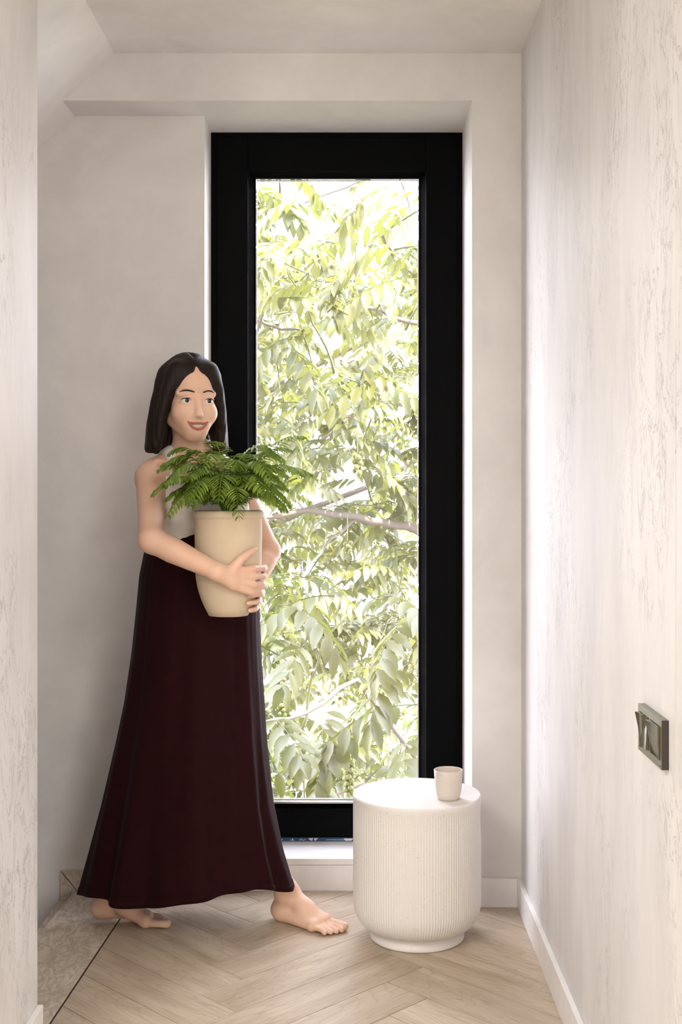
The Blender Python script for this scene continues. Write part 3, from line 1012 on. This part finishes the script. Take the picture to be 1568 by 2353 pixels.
t2, n2 = tree('tree farther back whose pale foliage fills the gaps behind the nearer one', (-1.5, 8.6, -3.2), far_limbs, M['leaf2'],
     130, (-1.2, 0.95, 7.2, 9.4, -1.9, 3.1), 9, 300, 0, 0.075, 0.98)
print('leaves', n1, n2)

# hanging clusters of green nuts on the near tree
def nut_cluster(p, n, r, L, seed):
    rng = random.Random(seed)
    B = Vector((1.35, 6.3, -3.2))
    mb = MB()
    mb.tube([Vector(p) - B + Vector((0, 0, .12)), Vector(p) - B, Vector(p) - B - Vector((0, 0, L))], 0.002, 4)
    for i in range(n):
        a = i * 2.4
        z = -L * (i + .5) / n
        mb.ball(Vector(p) - B + Vector((math.cos(a) * r * 1.2, math.sin(a) * r * 1.2, z)), r * rng.uniform(.85, 1.1), 7, 5)
    mb.build('fruit_cluster', M['fruit'], t1, True)
nut_cluster(V(822, 1040, 5.15), 12, 0.013, 0.10, 1)
nut_cluster(V(803, 1735, 4.75), 30, 0.011, 0.16, 2)
nut_cluster(V(799, 1245, 5.3), 7, 0.011, 0.05, 3)
nut_cluster(V(648, 1560, 5.2), 22, 0.010, 0.16, 4)

# ================================================================ signed-distance modelling
class SDF:
    def __init__(self, lo, hi, h):
        self.lo = np.array(lo, float); self.h = h
        self.n = np.ceil((np.array(hi) - self.lo) / h).astype(int) + 1
        self.D = np.full(tuple(self.n), 1.0, np.float32)
    def _box(self, lo, hi):
        a = np.maximum(np.floor((np.array(lo) - self.lo) / self.h).astype(int), 0)
        b = np.minimum(np.ceil((np.array(hi) - self.lo) / self.h).astype(int) + 1, self.n)
        if np.any(b <= a): return None
        sl = tuple(slice(a[i], b[i]) for i in range(3))
        X = [(self.lo[i] + self.h * np.arange(a[i], b[i])).astype(np.float32) for i in range(3)]
        return sl, X[0][:, None, None], X[1][None, :, None], X[2][None, None, :]
    def _merge(self, sl, d, k, sub=False):
        o = self.D[sl]
        if sub:
            d = -d
            h = np.maximum(k - np.abs(o - d), 0) / k if k else 0
            self.D[sl] = np.maximum(o, d) + h * h * k * 0.25
        else:
            h = np.maximum(k - np.abs(o - d), 0) / k if k else 0
            self.D[sl] = np.minimum(o, d) - h * h * k * 0.25
    def cone(self, a, b, ra, rb, k=0.01, sub=False):
        a, b = np.array(a, float), np.array(b, float)
        r = max(ra, rb) + k + 3 * self.h
        q = self._box(np.minimum(a, b) - r, np.maximum(a, b) + r)
        if q is None: return
        sl, X, Y, Z = q
        ab = b - a; L2 = float(ab @ ab) + 1e-12
        t = np.clip(((X - a[0]) * ab[0] + (Y - a[1]) * ab[1] + (Z - a[2]) * ab[2]) / L2, 0, 1)
        d = np.sqrt((X - a[0] - t * ab[0]) ** 2 + (Y - a[1] - t * ab[1]) ** 2 + (Z - a[2] - t * ab[2]) ** 2) - (ra + (rb - ra) * t)
        self._merge(sl, d.astype(np.float32), k, sub)
    def chain(self, pts, rad, k=0.01):
        P = [np.array(p, float) for p in pts]
        r = max(rad) + k + 3 * self.h
        q = self._box(np.min(P, 0) - r, np.max(P, 0) + r)
        if q is None: return
        sl, X, Y, Z = q
        best = None
        for a, b, ra, rb in zip(P, P[1:], rad, rad[1:]):
            ab = b - a; L2 = float(ab @ ab) + 1e-12
            t = np.clip(((X - a[0]) * ab[0] + (Y - a[1]) * ab[1] + (Z - a[2]) * ab[2]) / L2, 0, 1)
            d = np.sqrt((X - a[0] - t * ab[0]) ** 2 + (Y - a[1] - t * ab[1]) ** 2 + (Z - a[2] - t * ab[2]) ** 2) - (ra + (rb - ra) * t)
            best = d if best is None else np.minimum(best, d)
        self._merge(sl, best.astype(np.float32), k)
    def front(self, p, d, far=0.16):
        """first point of the surface met when coming in along -d towards p"""
        p, d = np.array(p, float), np.array(d, float)
        s = far
        while s > -0.05:
            q = p + d * s
            i = tuple(np.round((q - self.lo) / self.h).astype(int))
            v = self.D[i]
            if v < self.h * 0.5: return q - d * max(min(float(v), self.h), -self.h)
            s -= 0.0008
        return p
    def ell(self, c, axes, radii, k=0.01, sub=False):
        """ellipsoid; axes = three unit vectors"""
        c = np.array(c, float)
        r = max(radii) + k + 3 * self.h
        q = self._box(c - r, c + r)
        if q is None: return
        sl, X, Y, Z = q
        dx, dy, dz = X - c[0], Y - c[1], Z - c[2]
        p = [(dx * ax[0] + dy * ax[1] + dz * ax[2]) for ax in axes]
        k0 = np.sqrt(sum((p[i] / radii[i]) ** 2 for i in range(3)))
        k1 = np.sqrt(sum((p[i] / radii[i] ** 2) ** 2 for i in range(3))) + 1e-9
        d = k0 * (k0 - 1) / k1
        self._merge(sl, d.astype(np.float32), k, sub)
    def ball(self, c, r, k=0.01, sub=False):
        self.cone(c, c, r, r, k, sub)
    def grid(self):
        X = [(self.lo[i] + self.h * np.arange(self.n[i])).astype(np.float32) for i in range(3)]
        return X[0][:, None, None], X[1][None, :, None], X[2][None, None, :]
    def mesh(self, name, mat, parent, origin=(0, 0, 0), smooth_iter=0):
        D = self.D
        ins = D < 0
        c = np.zeros(tuple(self.n - 1), np.int8)
        offs = [(i, j, k) for i in (0, 1) for j in (0, 1) for k in (0, 1)]
        nx, ny, nz = self.n
        for (i, j, k) in offs: c += ins[i:nx - 1 + i, j:ny - 1 + j, k:nz - 1 + k]
        act = np.argwhere((c > 0) & (c < 8))
        vals = np.stack([D[act[:, 0] + i, act[:, 1] + j, act[:, 2] + k] for (i, j, k) in offs], 1)
        acc = np.zeros((len(act), 3)); cnt = np.zeros(len(act))
        for a in range(8):
            for b in range(a + 1, 8):
                if sum(abs(offs[a][q] - offs[b][q]) for q in range(3)) != 1: continue
                va_, vb_ = vals[:, a], vals[:, b]
                m = (va_ < 0) != (vb_ < 0)
                t = va_[m] / (va_[m] - vb_[m])
                pa, pb = np.array(offs[a], float), np.array(offs[b], float)
                acc[m] += pa + t[:, None] * (pb - pa); cnt[m] += 1
        P = (act + acc / cnt[:, None]) * self.h + self.lo - np.array(origin)
        idx = np.full(tuple(self.n - 1), -1, np.int32)
        idx[act[:, 0], act[:, 1], act[:, 2]] = np.arange(len(act))
        quads = []
        for ax in range(3):
            sl0 = [slice(1, -1)] * 3; sl1 = [slice(1, -1)] * 3
            sl0[ax] = slice(0, -1); sl1[ax] = slice(1, None)
            A, Bq = ins[tuple(sl0)], ins[tuple(sl1)]
            for flip in (0, 1):
                e = np.argwhere((A & ~Bq) if not flip else (~A & Bq))
                if not len(e): continue
                e = e + np.array([1, 1, 1]); e[:, ax] -= 1
                u, w = (ax + 1) % 3, (ax + 2) % 3
                def cell(du, dw):
                    q = e.copy(); q[:, u] -= du; q[:, w] -= dw
                    return idx[q[:, 0], q[:, 1], q[:, 2]]
                qd = [cell(1, 1), cell(0, 1), cell(0, 0), cell(1, 0)]
                quads.append(np.stack(qd if not flip else qd[::-1], 1))
        Q = np.concatenate(quads)
        Q = Q[(Q >= 0).all(1)]
        if smooth_iter:
            E = np.concatenate([Q[:, [0, 1]], Q[:, [1, 2]], Q[:, [2, 3]], Q[:, [3, 0]]])
            for _ in range(smooth_iter):
                S = np.zeros_like(P); n_ = np.zeros(len(P))
                for a, b in ((0, 1), (1, 0)):
                    for q in range(3): S[:, q] += np.bincount(E[:, a], P[E[:, b], q], len(P))
                    n_ += np.bincount(E[:, a], minlength=len(P))
                P = P * 0.5 + 0.5 * S / np.maximum(n_, 1)[:, None]
        me = bpy.data.meshes.new(name)
        me.vertices.add(len(P)); me.vertices.foreach_set('co', P.astype(np.float32).ravel())
        me.loops.add(Q.size); me.loops.foreach_set('vertex_index', Q.astype(np.int32).ravel())
        me.polygons.add(len(Q)); me.polygons.foreach_set('loop_start', np.arange(0, Q.size, 4, dtype=np.int32))
        try: me.polygons.foreach_set('loop_total', np.full(len(Q), 4, dtype=np.int32))
        except Exception: pass
        me.polygons.foreach_set('use_smooth', np.ones(len(Q), bool))
        me.update(calc_edges=True)
        return link_data(name, me, mat, parent)

# ================================================================ THE WOMAN
PO = Vector((-0.45, 3.36, 0.0))
person = empty('person', PO)
tag(person, 'barefoot woman in a long burgundy skirt and cream top walking while holding a potted plant', 'person')
A3 = lambda *v: np.array(v, float)
Z3 = A3(0, 0, 1)
# torso frame (forward / her right)
Ft = A3(0.57, -0.82, 0); Ft /= np.linalg.norm(Ft)
Rt = A3(Ft[1], -Ft[0], 0)
# pelvis frame, turned more to the walking direction
Fp = A3(0.86, -0.5, 0); Fp /= np.linalg.norm(Fp)
Rp = A3(Fp[1], -Fp[0], 0)
TC = A3(-0.452, 3.385, 0)          # torso axis
# head frame
Fh = A3(0.40, -0.90, -0.12); Fh /= np.linalg.norm(Fh)
Rh = np.cross(Fh, Z3); Rh /= np.linalg.norm(Rh)
Uh = np.cross(Rh, Fh)
HC = A3(-0.458, 3.335, 1.472)      # between the ears, eye height
def HP(f, r, u): return HC + Fh * f + Rh * r + Uh * u
def TP(f, r, z): return TC + Ft * f + Rt * r + Z3 * z

POT_C = A3(-0.335, 3.190, 0.0)
POT_Z0, POT_Z1 = 0.885, 1.160
def pot_r(z):
    s = min(max((z - POT_Z0) / (POT_Z1 - POT_Z0), 0), 1)
    return 0.052 + 0.034 * (1 - (1 - min(s / 0.45, 1)) ** 2) + 0.004 * s

h = 0.0036
S = SDF((-0.84, 3.00, -0.01), (0.03, 3.62, 1.66), h)
def torso(S, arms=True):
    S.ell(TP(0.0, 0, 0.93), (Rp, Fp, Z3), (0.138, 0.105, 0.12), 0.05)
    S.ell(TP(0.0, 0, 1.05), (Rt, Ft, Z3), (0.115, 0.086, 0.13), 0.06)
    S.ell(TP(0.005, 0, 1.17), (Rt, Ft, Z3), (0.132, 0.096, 0.135), 0.05)
    S.cone(TP(-0.005, 0.112, 1.258), TP(-0.005, -0.112, 1.258), 0.038, 0.038, 0.04)
    S.cone(TP(-0.01, 0.025, 1.328), TP(-0.01, 0.115, 1.278), 0.032, 0.026, 0.035)
    S.cone(TP(-0.01, -0.025, 1.328), TP(-0.01, -0.115, 1.278), 0.032, 0.026, 0.035)
    for s in (-1, 1): S.ell(TP(0.078, s * 0.066, 1.168), (Rt, Ft, Z3), (0.056, 0.05, 0.056), 0.035)
torso(S)
# neck
S.cone(TP(0.0, 0, 1.27), HP(-0.030, 0, -0.05), 0.048, 0.044, 0.025)
# collar bones
for s in (-1, 1): S.cone(TP(0.062, s * 0.018, 1.282), TP(0.03, s * 0.13, 1.298), 0.008, 0.008, 0.02)
# ---- head
S.ell(HP(-0.012, 0, 0.036), (Rh, Fh, Uh), (0.070, 0.090, 0.082), 0.02)
S.ell(HP(0.026, 0, -0.034), (Rh, Fh, Uh), (0.054, 0.062, 0.068), 0.03)
S.cone(HP(0.066, 0.006, -0.093), HP(0.066, -0.006, -0.093), 0.016, 0.016, 0.03)
for s in (-1, 1):
    S.cone(HP(0.004, s * 0.046, -0.056), HP(0.060, s * 0.012, -0.090), 0.019, 0.015, 0.025)
    S.ell(HP(0.058, s * 0.036, -0.036), (Rh, Fh, Uh), (0.025, 0.024, 0.024), 0.03)
    S.ell(HP(0.100, s * 0.032, 0.001), (Rh, Fh, Uh), (0.018, 0.016, 0.013), 0.014, True)
    S.cone(HP(0.077, s * 0.014, 0.019), HP(0.061, s * 0.050, 0.018), 0.008, 0.007, 0.015)
    # eyelids
    S.chain([HP(0.0780, s * 0.0165, 0.0035), HP(0.0845, s * 0.025, 0.0085), HP(0.0850, s * 0.034, 0.0090), HP(0.0770, s * 0.046, 0.0040)], [.0030, .0040, .0042, .0030], .005)
    S.chain([HP(0.0770, s * 0.0170, -0.0055), HP(0.0815, s * 0.031, -0.0105), HP(0.0740, s * 0.045, -0.0045)], [.003, .0035, .003], .006)
    # ears (under the hair)
    S.ell(HP(-0.008, s * 0.072, -0.010), (Rh, Fh, Uh), (0.010, 0.018, 0.030), 0.008)
    S.ball(HP(0.090, s * 0.0105, -0.041), 0.0062, 0.008)
S.chain([HP(0.080, 0, 0.012), HP(0.089, 0, -0.014), HP(0.101, 0, -0.036)], [.0075, .008, .0095], .012)
S.ell(HP(0.074, 0, -0.068), (Rh, Fh, Uh), (0.032, 0.018, 0.022), 0.02)
# lip line taken from the closed face before the smile is opened
LF = lambda r, u, o: S.front(HP(0, r, u), Fh) + Fh * o
UP_ = [LF(s * r, u, o) for s, r, u, o in ((1, .0290, -.0565, .0), (1, .020, -.0600, .0004), (1, .011, -.0608, .0008), (1, .004, -.0598, .0014), (1, 0, -.0608, .001), (-1, .004, -.0598, .0014), (-1, .011, -.0608, .0008), (-1, .020, -.0600, .0004), (-1, .0290, -.0565, .0))]
LO_ = [LF(s * r, u, o) for s, r, u, o in ((1, .0285, -.0570, .0), (1, .021, -.0675, .0003), (1, .011, -.0745, .0008), (1, 0, -.0768, .0012), (-1, .011, -.0745, .0008), (-1, .021, -.0675, .0003), (-1, .0285, -.0570, .0))]
S.ell(HP(0.094, 0, -0.0675), (Rh, Fh, Uh), (0.0250, 0.011, 0.0062), 0.004, True)     # opening of the smile
# ---- arms
def arm(sh, el, wr):
    S.ball(sh, 0.036, 0.03)
    mid = np.array(sh) * 0.5 + np.array(el) * 0.5
    S.chain([sh, mid, el], [0.039, 0.036, 0.032], 0.02)
    fm = np.array(el) * 0.68 + np.array(wr) * 0.32
    S.chain([el, fm, wr], [0.032, 0.034, 0.0225], 0.02)
RS, RE = TP(-0.005, 0.133, 1.252), A3(-0.528, 3.120, 1.090)
LS, LE = TP(-0.005, -0.133, 1.252), A3(-0.245, 3.415, 1.045)
def PP_(ang, z, off):
    a = R(ang)
    r = pot_r(z) + off
    return A3(POT_C[0] + r * math.cos(a), POT_C[1] + r * math.sin(a), z)
RW = PP_(-98, 1.010, 0.034)
LW = PP_(62, 0.955, 0.040)
arm(RS, RE, RW)
arm(LS, LE, LW)
tips = []
def hand(wr, a0, z0, sgn, dz, thumb_up=1):
    """hand wrapped round the pot: sgn = direction of travel round the pot axis (degrees)"""
    kn = []
    wl = PP_(a0 + sgn * 8, z0, 0.020)
    for i in range(4):
        zz = z0 + (1.5 - i) * 0.0205
        k = PP_(a0 + sgn * (50 - abs(i - 1.2) * 2.0), zz + dz * 0.6, 0.0125)
        base = PP_(a0 + sgn * 14, z0 + (1.5 - i) * 0.011, 0.016)
        S.cone(wr, base, 0.019, 0.0125, 0.012)
        S.cone(base, k, 0.0125, 0.0098, 0.006)
        L = [0.92, 1.04, 1.0, 0.78][i]
        p1 = PP_(a0 + sgn * (50 + 28 * L), zz + dz * 0.8, 0.0100)
        p2 = PP_(a0 + sgn * (50 + 45 * L), zz + dz * 1.0, 0.0086)
        p3 = PP_(a0 + sgn * (50 + 59 * L), zz + dz * 1.1, 0.0078)
        S.chain([k, p1, p2, p3], [0.0092, 0.0083, 0.0074, 0.0066], 0.002)
        tips.append((p3, a0 + sgn * (50 + 59 * L), zz))
    t0 = PP_(a0 + sgn * 10, z0 + thumb_up * 0.018, 0.018)
    t1 = PP_(a0 + sgn * 26, z0 + thumb_up * 0.050, 0.0135)
    t2 = PP_(a0 + sgn * 40, z0 + thumb_up * 0.066, 0.0105)
    t3 = PP_(a0 + sgn * 53, z0 + thumb_up * 0.074, 0.0090)
    S.chain([t0, t1, t2, t3], [0.016, 0.0118, 0.0098, 0.0080], 0.008)
hand(RW, -92, 0.990, 1, -0.010)
hand(LW, 66, 0.938, -1, -0.004)
# ---- legs and feet
nails = []
def foot(ball, f, med, pitch, knee, hip):
    ball = np.array(ball, float); f = np.array(f, float); f /= np.linalg.norm(f); med = np.array(med, float); med /= np.linalg.norm(med)
    cp, sp = math.cos(pitch), math.sin(pitch)
    def L(x, m, z):
        if x < 0: x, z = x * cp + z * sp, -x * sp + z * cp    # heel part turns about the ball
        return ball + f * x + med * m + Z3 * z
    S.cone(L(-.143, 0, .028), L(-.128, 0, .030), .027, .027, .012)
    ank = L(-.122, 0, .082)
    S.cone(L(-.140, 0, .034), ank, .026, .028, .02)
    S.cone(ank, L(-.060, .006, .045), .027, .025, .02)
    for s in (-1, 1): S.ball(L(-.124, s * .026, .076), .010, .014)
    S.cone(L(-.130, -.006, .022), L(-.02, -.025, .016), .021, .0150, .014)       # lateral edge
    S.cone(L(-.075, .014, .042), L(-.006, .022, .0185), .021, .0170, .016)         # arch
    S.cone(L(-.065, .0, .044), L(-.008, .0, .0165), .023, .0150, .018)
    S.cone(L(-.006, .025, .0175), L(-.014, -.028, .0145), .0165, .013, .012)        # ball
    toes = [(.0275, .068, .0122, .0135), (.0070, .066, .0082, .0125), (-.0085, .059, .0077, .0118), (-.0225, .049, .0073, .0110), (-.0350, .037, .0074, .0105)]
    for i, (m, x, r, z) in enumerate(toes):
        a = L(.000 - .005 * i, m * .92, .0150)
        mid = L(x * .58, m, z + (.0035 if i else .001))
        tip = L(x - r, m - (.004 if i == 0 else 0), r + .0006)
        S.chain([a, mid, tip], [r * 1.05, r * .90, r], .003)
        nails.append((tip + f * r * .42 + Z3 * r * .74, f, med, r))
    calf = ank * .42 + np.array(knee) * .58
    S.chain([ank, ank * .72 + np.array(knee) * .28, calf, knee], [.030, .033, .046, .048], .02)
    th = np.array(knee) * .5 + np.array(hip) * .5
    S.chain([knee, th, hip], [.050, .060, .072], .03)
fR = A3(.84, -.54, 0)
foot((-.088, 3.331, 0), fR, (.54, .84, 0), 0.0, (-.385, 3.345, .475), TP(0, .062, .90))
fL = A3(.995, -.10, 0)
foot((-.577, 3.370, 0), fL, (-.10, -.995, 0), R(6), (-.535, 3.375, .475), TP(0, -.062, .90))
S.D[:] = np.maximum(S.D, -(S.grid()[2]) + 0.0004)      # soles flat on the floor
body = S.mesh('body', M['skin'], person, PO, 1)

# ---- details of the head and feet
PV = lambda p: Vector(p) - PO
Hm = Matrix((( *Rh, ), ( *Fh, ), ( *Uh, ))).transposed()
for s in (-1, 1):
    m = MB(); m.ball((0, 0, 0), 0.0125, 16, 12)
    e = m.build('eye', M['eye'], person, True); e.location = PV(HP(0.0732, s * 0.0315, 0.0))
    m = MB(); m.ball((0, 0, 0), (0.0058, 0.0016, 0.0058), 14, 8)
    i_ = m.build('iris', M['iris'], e, True); i_.location = Vector(Fh) * 0.0119; i_.rotation_euler = Hm.to_euler()
    br_ = [S.front(HP(0, s * r, u), Fh) + Fh * 0.0006 for r, u in ((.012, .0230), (.020, .0255), (.030, .0272), (.040, .0262), (.050, .0215))]
    m = MB(); m.tube([PV(p) for p in br_], [.0014, .0021, .0022, .0018, .0006], 8)
    m.build('eyebrow', M['hair'], person, True)
    la_ = [HP(0.0795, s * 0.0185, 0.0010), HP(0.0858, s * 0.0250, 0.0056), HP(0.0875, s * 0.0325, 0.0066), HP(0.0835, s * 0.0405, 0.0050), HP(0.0765, s * 0.0465, 0.0018)]
    m = MB(); m.tube([PV(p) for p in la_], [.0006, .0011, .0013, .0013, .0008], 6)
    m.build('eyelash', M['hair'], person, True)
LP = lambda r, u, o=0.0: S.front(HP(0, r, u), Fh) + Fh * o
q = SDF(HP(0.09, 0, -0.07) - 0.045, HP(0.09, 0, -0.07) + 0.045, 0.0011)
q.chain(UP_, [.0014, .0023, .0027, .0028, .0026, .0028, .0027, .0023, .0014], .002)
q.chain(LO_, [.0013, .0024, .0031, .0034, .0031, .0024, .0013], .002)
q.mesh('lips', M['lips'], person, PO)
q = SDF(HP(0.08, 0, -0.07) - 0.03, HP(0.08, 0, -0.07) + 0.03, 0.0011)
q.ell(HP(0.071, 0, -0.0670), (Rh, Fh, Uh), (0.0250, 0.0180, 0.0068), 0)
q.mesh('teeth', M['teeth'], person, PO)
for (p, f, med, r) in nails:
    m = MB(); m.ball((0, 0, 0), (r * .55, r * .62, r * .16), 10, 6)
    o = m.build('toenail', M['nail'], person, True)
    o.location = PV(p)
    o.rotation_euler = Vector(f + Z3 * -0.45).to_track_quat('Y', 'Z').to_euler()

# ---- hair: chin-to-shoulder bob with a centre parting
H = SDF(HP(-0.01, 0, -0.03) - np.array([.17, .17, .20]), HP(-0.01, 0, -0.03) + np.array([.17, .17, .20]), 0.0028)
H.ell(HP(-0.020, 0, 0.044), (Rh, Fh, Uh), (0.078, 0.096, 0.085), 0.02)
for s in (-1, 1):
    H.chain([HP(-0.010, s * 0.060, 0.060), HP(-0.012, s * 0.078, -0.01), HP(-0.014, s * 0.088, -0.075), HP(-0.008, s * 0.098, -0.138)], [.028, .028, .027, .022], .03)
    H.chain([HP(0.030, s * 0.046, 0.080), HP(0.032, s * 0.070, 0.030), HP(0.022, s * 0.083, -0.04), HP(0.018, s * 0.092, -0.125)], [.024, .017, .017, .012], .02)
    H.chain([HP(-0.07, s * 0.035, 0.03), HP(-0.08, s * 0.045, -0.06), HP(-0.075, s * 0.05, -0.138)], [.045, .042, .034], .03)
# keep the face free: an oval opening
H.ell(HP(0.082, 0, -0.030), (Rh, Fh, Uh), (0.058, 0.075, 0.106), 0.010, True)
H.cone(HP(0.10, 0, 0.05), HP(-0.02, 0, 0.142), 0.003, 0.003, 0.012, True)     # parting
X, Y, Z = H.grid()
rx = (X - HC[0]) * Rh[0] + (Y - HC[1]) * Rh[1]
fx = (X - HC[0]) * Fh[0] + (Y - HC[1]) * Fh[1]
ang = np.arctan2(rx, fx)
zz = Z - HC[2]
wgt = np.clip((0.060 - fx) / 0.05, 0.05, 1)
H.D += (wgt * 0.0011 * np.sin(ang * 37 + zz * 9) + wgt * 0.0009 * np.sin(ang * 66 - zz * 13)).astype(np.float32)
H.D[:] = np.maximum(H.D, (HC[2] - 0.148 + 0.003 * np.sin(ang * 19)) - Z)       # blunt ends
H.mesh('hair', M['hair'], person, PO, 2)

# ---- cream sleeveless top
T = SDF(TP(0, 0, 1.17) - np.array([.2, .2, .2]), TP(0, 0, 1.17) + np.array([.2, .2, .2]), 0.0034)
torso(T)
X, Y, Z = T.grid()
f_ = (X - TC[0]) * Ft[0] + (Y - TC[1]) * Ft[1]
r_ = (X - TC[0]) * Rt[0] + (Y - TC[1]) * Rt[1]
fold = 0.0022 * np.sin(r_ * 70 + Z * 30) * np.sin(Z * 45 + r_ * 12)
shell = T.D - 0.0055 + fold.astype(np.float32)
neck = Z - (1.236 + 0.10 * r_ * r_ * 20 - 0.02 * (f_ < 0))
side = np.abs(r_) - (0.135 + 0.0 * Z)
reg = np.maximum(neck, side)
strap = np.maximum(np.abs(np.abs(r_) - 0.083) - 0.014, 1.20 - Z)
reg = np.minimum(reg, strap)
reg = np.maximum(reg, 1.02 - Z)
T.D = np.maximum(shell, reg).astype(np.float32)
T.mesh('sleeveless_top', M['top'], person, PO, 2)

# ---- long skirt, flaring to a swinging hem
prof = [  # z, x left, x right, y centre, half depth
    (1.118, -0.572, -0.340, 3.388, 0.108), (1.06, -0.588, -0.312, 3.388, 0.120), (0.98, -0.604, -0.285, 3.386, 0.142), (0.889, -0.612, -0.270, 3.384, 0.158),
    (0.77, -0.624, -0.266, 3.380, 0.160), (0.63, -0.644, -0.258, 3.374, 0.158), (0.527, -0.664, -0.252, 3.366, 0.156),
    (0.345, -0.704, -0.234, 3.362, 0.154), (0.213, -0.737, -0.208, 3.362, 0.154), (0.105, -0.764, -0.176, 3.362, 0.156)]
pz_ = np.array([p[0] for p in prof])[::-1]
def pint(z, k): return float(np.interp(z, pz_, np.array([p[k] for p in prof])[::-1]))
NA, NZ = 220, 84
def skirt_pt(a, t):
    # t: 0 waist .. 1 hem
    aw = math.atan2(math.sin(a), math.cos(a))
    hem = 0.107 + 0.030 * math.exp(-((aw + 0.95) / 0.5) ** 2) - 0.010 * math.exp(-((aw + 1.95) / 0.4) ** 2) + 0.004 * math.sin(7 * a)
    z = 1.118 + (hem - 1.118) * t
    x0, x1, yc, ry = (pint(z, k) for k in (1, 2, 3, 4))
    am = 0.026 * t ** 1.4
    w = math.sin(9 * a + 0.8 * math.sin(3 * a) + 2.2 * t) * 0.55 + math.sin(17 * a + 1.3 + 1.2 * math.sin(2 * a) - 1.5 * t) * 0.34 + math.sin(5 * a + 2.0) * 0.35
    ca, sa = math.cos(a), math.sin(a)
    rx = (x1 - x0) / 2
    # keep the outline at the two sides, fold elsewhere
    k = 1 + (am * w * (0.25 + 0.75 * abs(sa)) + 0.0006 * (1 - t) * math.sin(40 * a)) / ((rx + ry) / 2)
    return Vector(((x0 + x1) / 2 + rx * ca * k, yc + ry * sa * k, z))
vs = []
for j in range(NZ + 1):
    for i in range(NA):
        vs.append(skirt_pt(2 * math.pi * i / NA, j / NZ) - PO)
fs = [(j * NA + i, j * NA + (i + 1) % NA, (j + 1) * NA + (i + 1) % NA, (j + 1) * NA + i) for j in range(NZ) for i in range(NA)]
fs = [f[::-1] for f in fs]
sk_ = link_mesh('skirt', vs, fs, M['skirt'], person, True)
md = sk_.modifiers.new('cloth', 'SOLIDIFY'); md.thickness = 0.0022; md.offset = 0
# narrow turned hem and waistband
def band(name, t0, t1, off):
    vs = []
    for t in (t0, (t0 + t1) / 2, t1):
        for i in range(NA):
            p = skirt_pt(2 * math.pi * i / NA, t)
            c = Vector((p.x - (-0.46), p.y - 3.37, 0)).normalized()
            vs.append(p + c * off - PO)
    fs = [(j * NA + (i + 1) % NA, j * NA + i, (j + 1) * NA + i, (j + 1) * NA + (i + 1) % NA) for j in range(2) for i in range(NA)]
    o = link_mesh(name, vs, fs, M['skirt'], sk_, True)
    md = o.modifiers.new('cloth', 'SOLIDIFY'); md.thickness = 0.0022; md.offset = 0
band('waistband', 0.0, 0.036, 0.0022)
band('hem', 0.982, 1.0, 0.0018)

# ================================================================ THE POTTED PLANT SHE CARRIES
plant = empty('potted_plant', (POT_C[0], POT_C[1], POT_Z0))
tag(plant, 'feathery green plant in a pale tan pot held by the woman', 'plant')
N = 14
outer = [(0.030, 0.0)] + [(pot_r(POT_Z0 + (POT_Z1 - POT_Z0) * i / N), 0.002 + (POT_Z1 - POT_Z0 - 0.002) * i / N) for i in range(N + 1)]
HT = POT_Z1 - POT_Z0
outer += [(pot_r(POT_Z1) - 0.002, HT + 0.004), (pot_r(POT_Z1) - 0.007, HT + 0.003), (pot_r(POT_Z1) - 0.008, HT - 0.02), (0.06, HT - 0.05)]
m = MB(); m.lathe(outer, n=64); m.build('pot', M['pot'], plant, True)
m = MB(); m.lathe([(pot_r(POT_Z1) + 0.0002, HT - 0.016), (pot_r(POT_Z1) + 0.0035, HT - 0.013), (pot_r(POT_Z1) + 0.0035, HT + 0.002), (pot_r(POT_Z1) - 0.003, HT + 0.0055), (pot_r(POT_Z1) - 0.0075, HT + 0.003)], n=64, cap=False)
m.build('pot_rim', M['pot'], plant, True)
m = MB(); m.lathe([(pot_r(POT_Z1) - 0.0085, HT - 0.035), (pot_r(POT_Z1) - 0.0085, HT - 0.022), (0.04, HT - 0.014), (0.003, HT - 0.012)], n=40); m.build('soil', M['soil'], plant, True)
rngF = random.Random(21)
def fern(az, L, rise, arch):
    pts = []
    n = 14
    for i in range(n + 1):
        s = i / n
        pts.append(Vector((math.cos(az) * L * (0.04 + 0.96 * s ** 1.15), math.sin(az) * L * (0.04 + 0.96 * s ** 1.15), HT - 0.014 + rise * (1 - (1 - s) ** 1.8) - arch * s ** 2.6)))
    mb = MB(); mb.tube(pts, [0.0016 - 0.0011 * i / n for i in range(n + 1)], 4)
    npair = 22
    for i in range(npair):
        s = 0.16 + 0.83 * i / npair
        k = min(int(s * n), n - 1)
        p = pts[k].lerp(pts[k + 1], s * n - k)
        t = (pts[k + 1] - pts[k]).normalized()
        sd = t.cross(Vector((0, 0, 1))).normalized()
        l = 0.046 * (math.sin(math.pi * (0.18 + 0.80 * i / npair)) ** 0.8) + 0.006
        for sg in (-1, 1):
            d = (sd * sg * 0.85 + t * 0.55 + Vector((0, 0, -0.22 + rngF.uniform(-.15, .15)))).normalized()
            v, f = leaflet_geo(l, 0.0095, 0.2, rngF)
            Mx = frame_matrix(p, d)
            mb.add([Mx @ Vector(q) for q in v], f)
    o = mb.build('frond', M['fern'], plant)
for i in range(60):
    az = i * 2.39996 + rngF.uniform(-.25, .25)
    # keep most fronds off the woman's face and body (direction back towards her)
    back = math.cos(az - math.atan2(TC[1] - POT_C[1], TC[0] - POT_C[0]))
    L = rngF.uniform(0.15, 0.235) * (1 - 0.45 * max(0, back))
    fern(az, L, rngF.uniform(0.12, 0.25), rngF.uniform(0.04, 0.16))
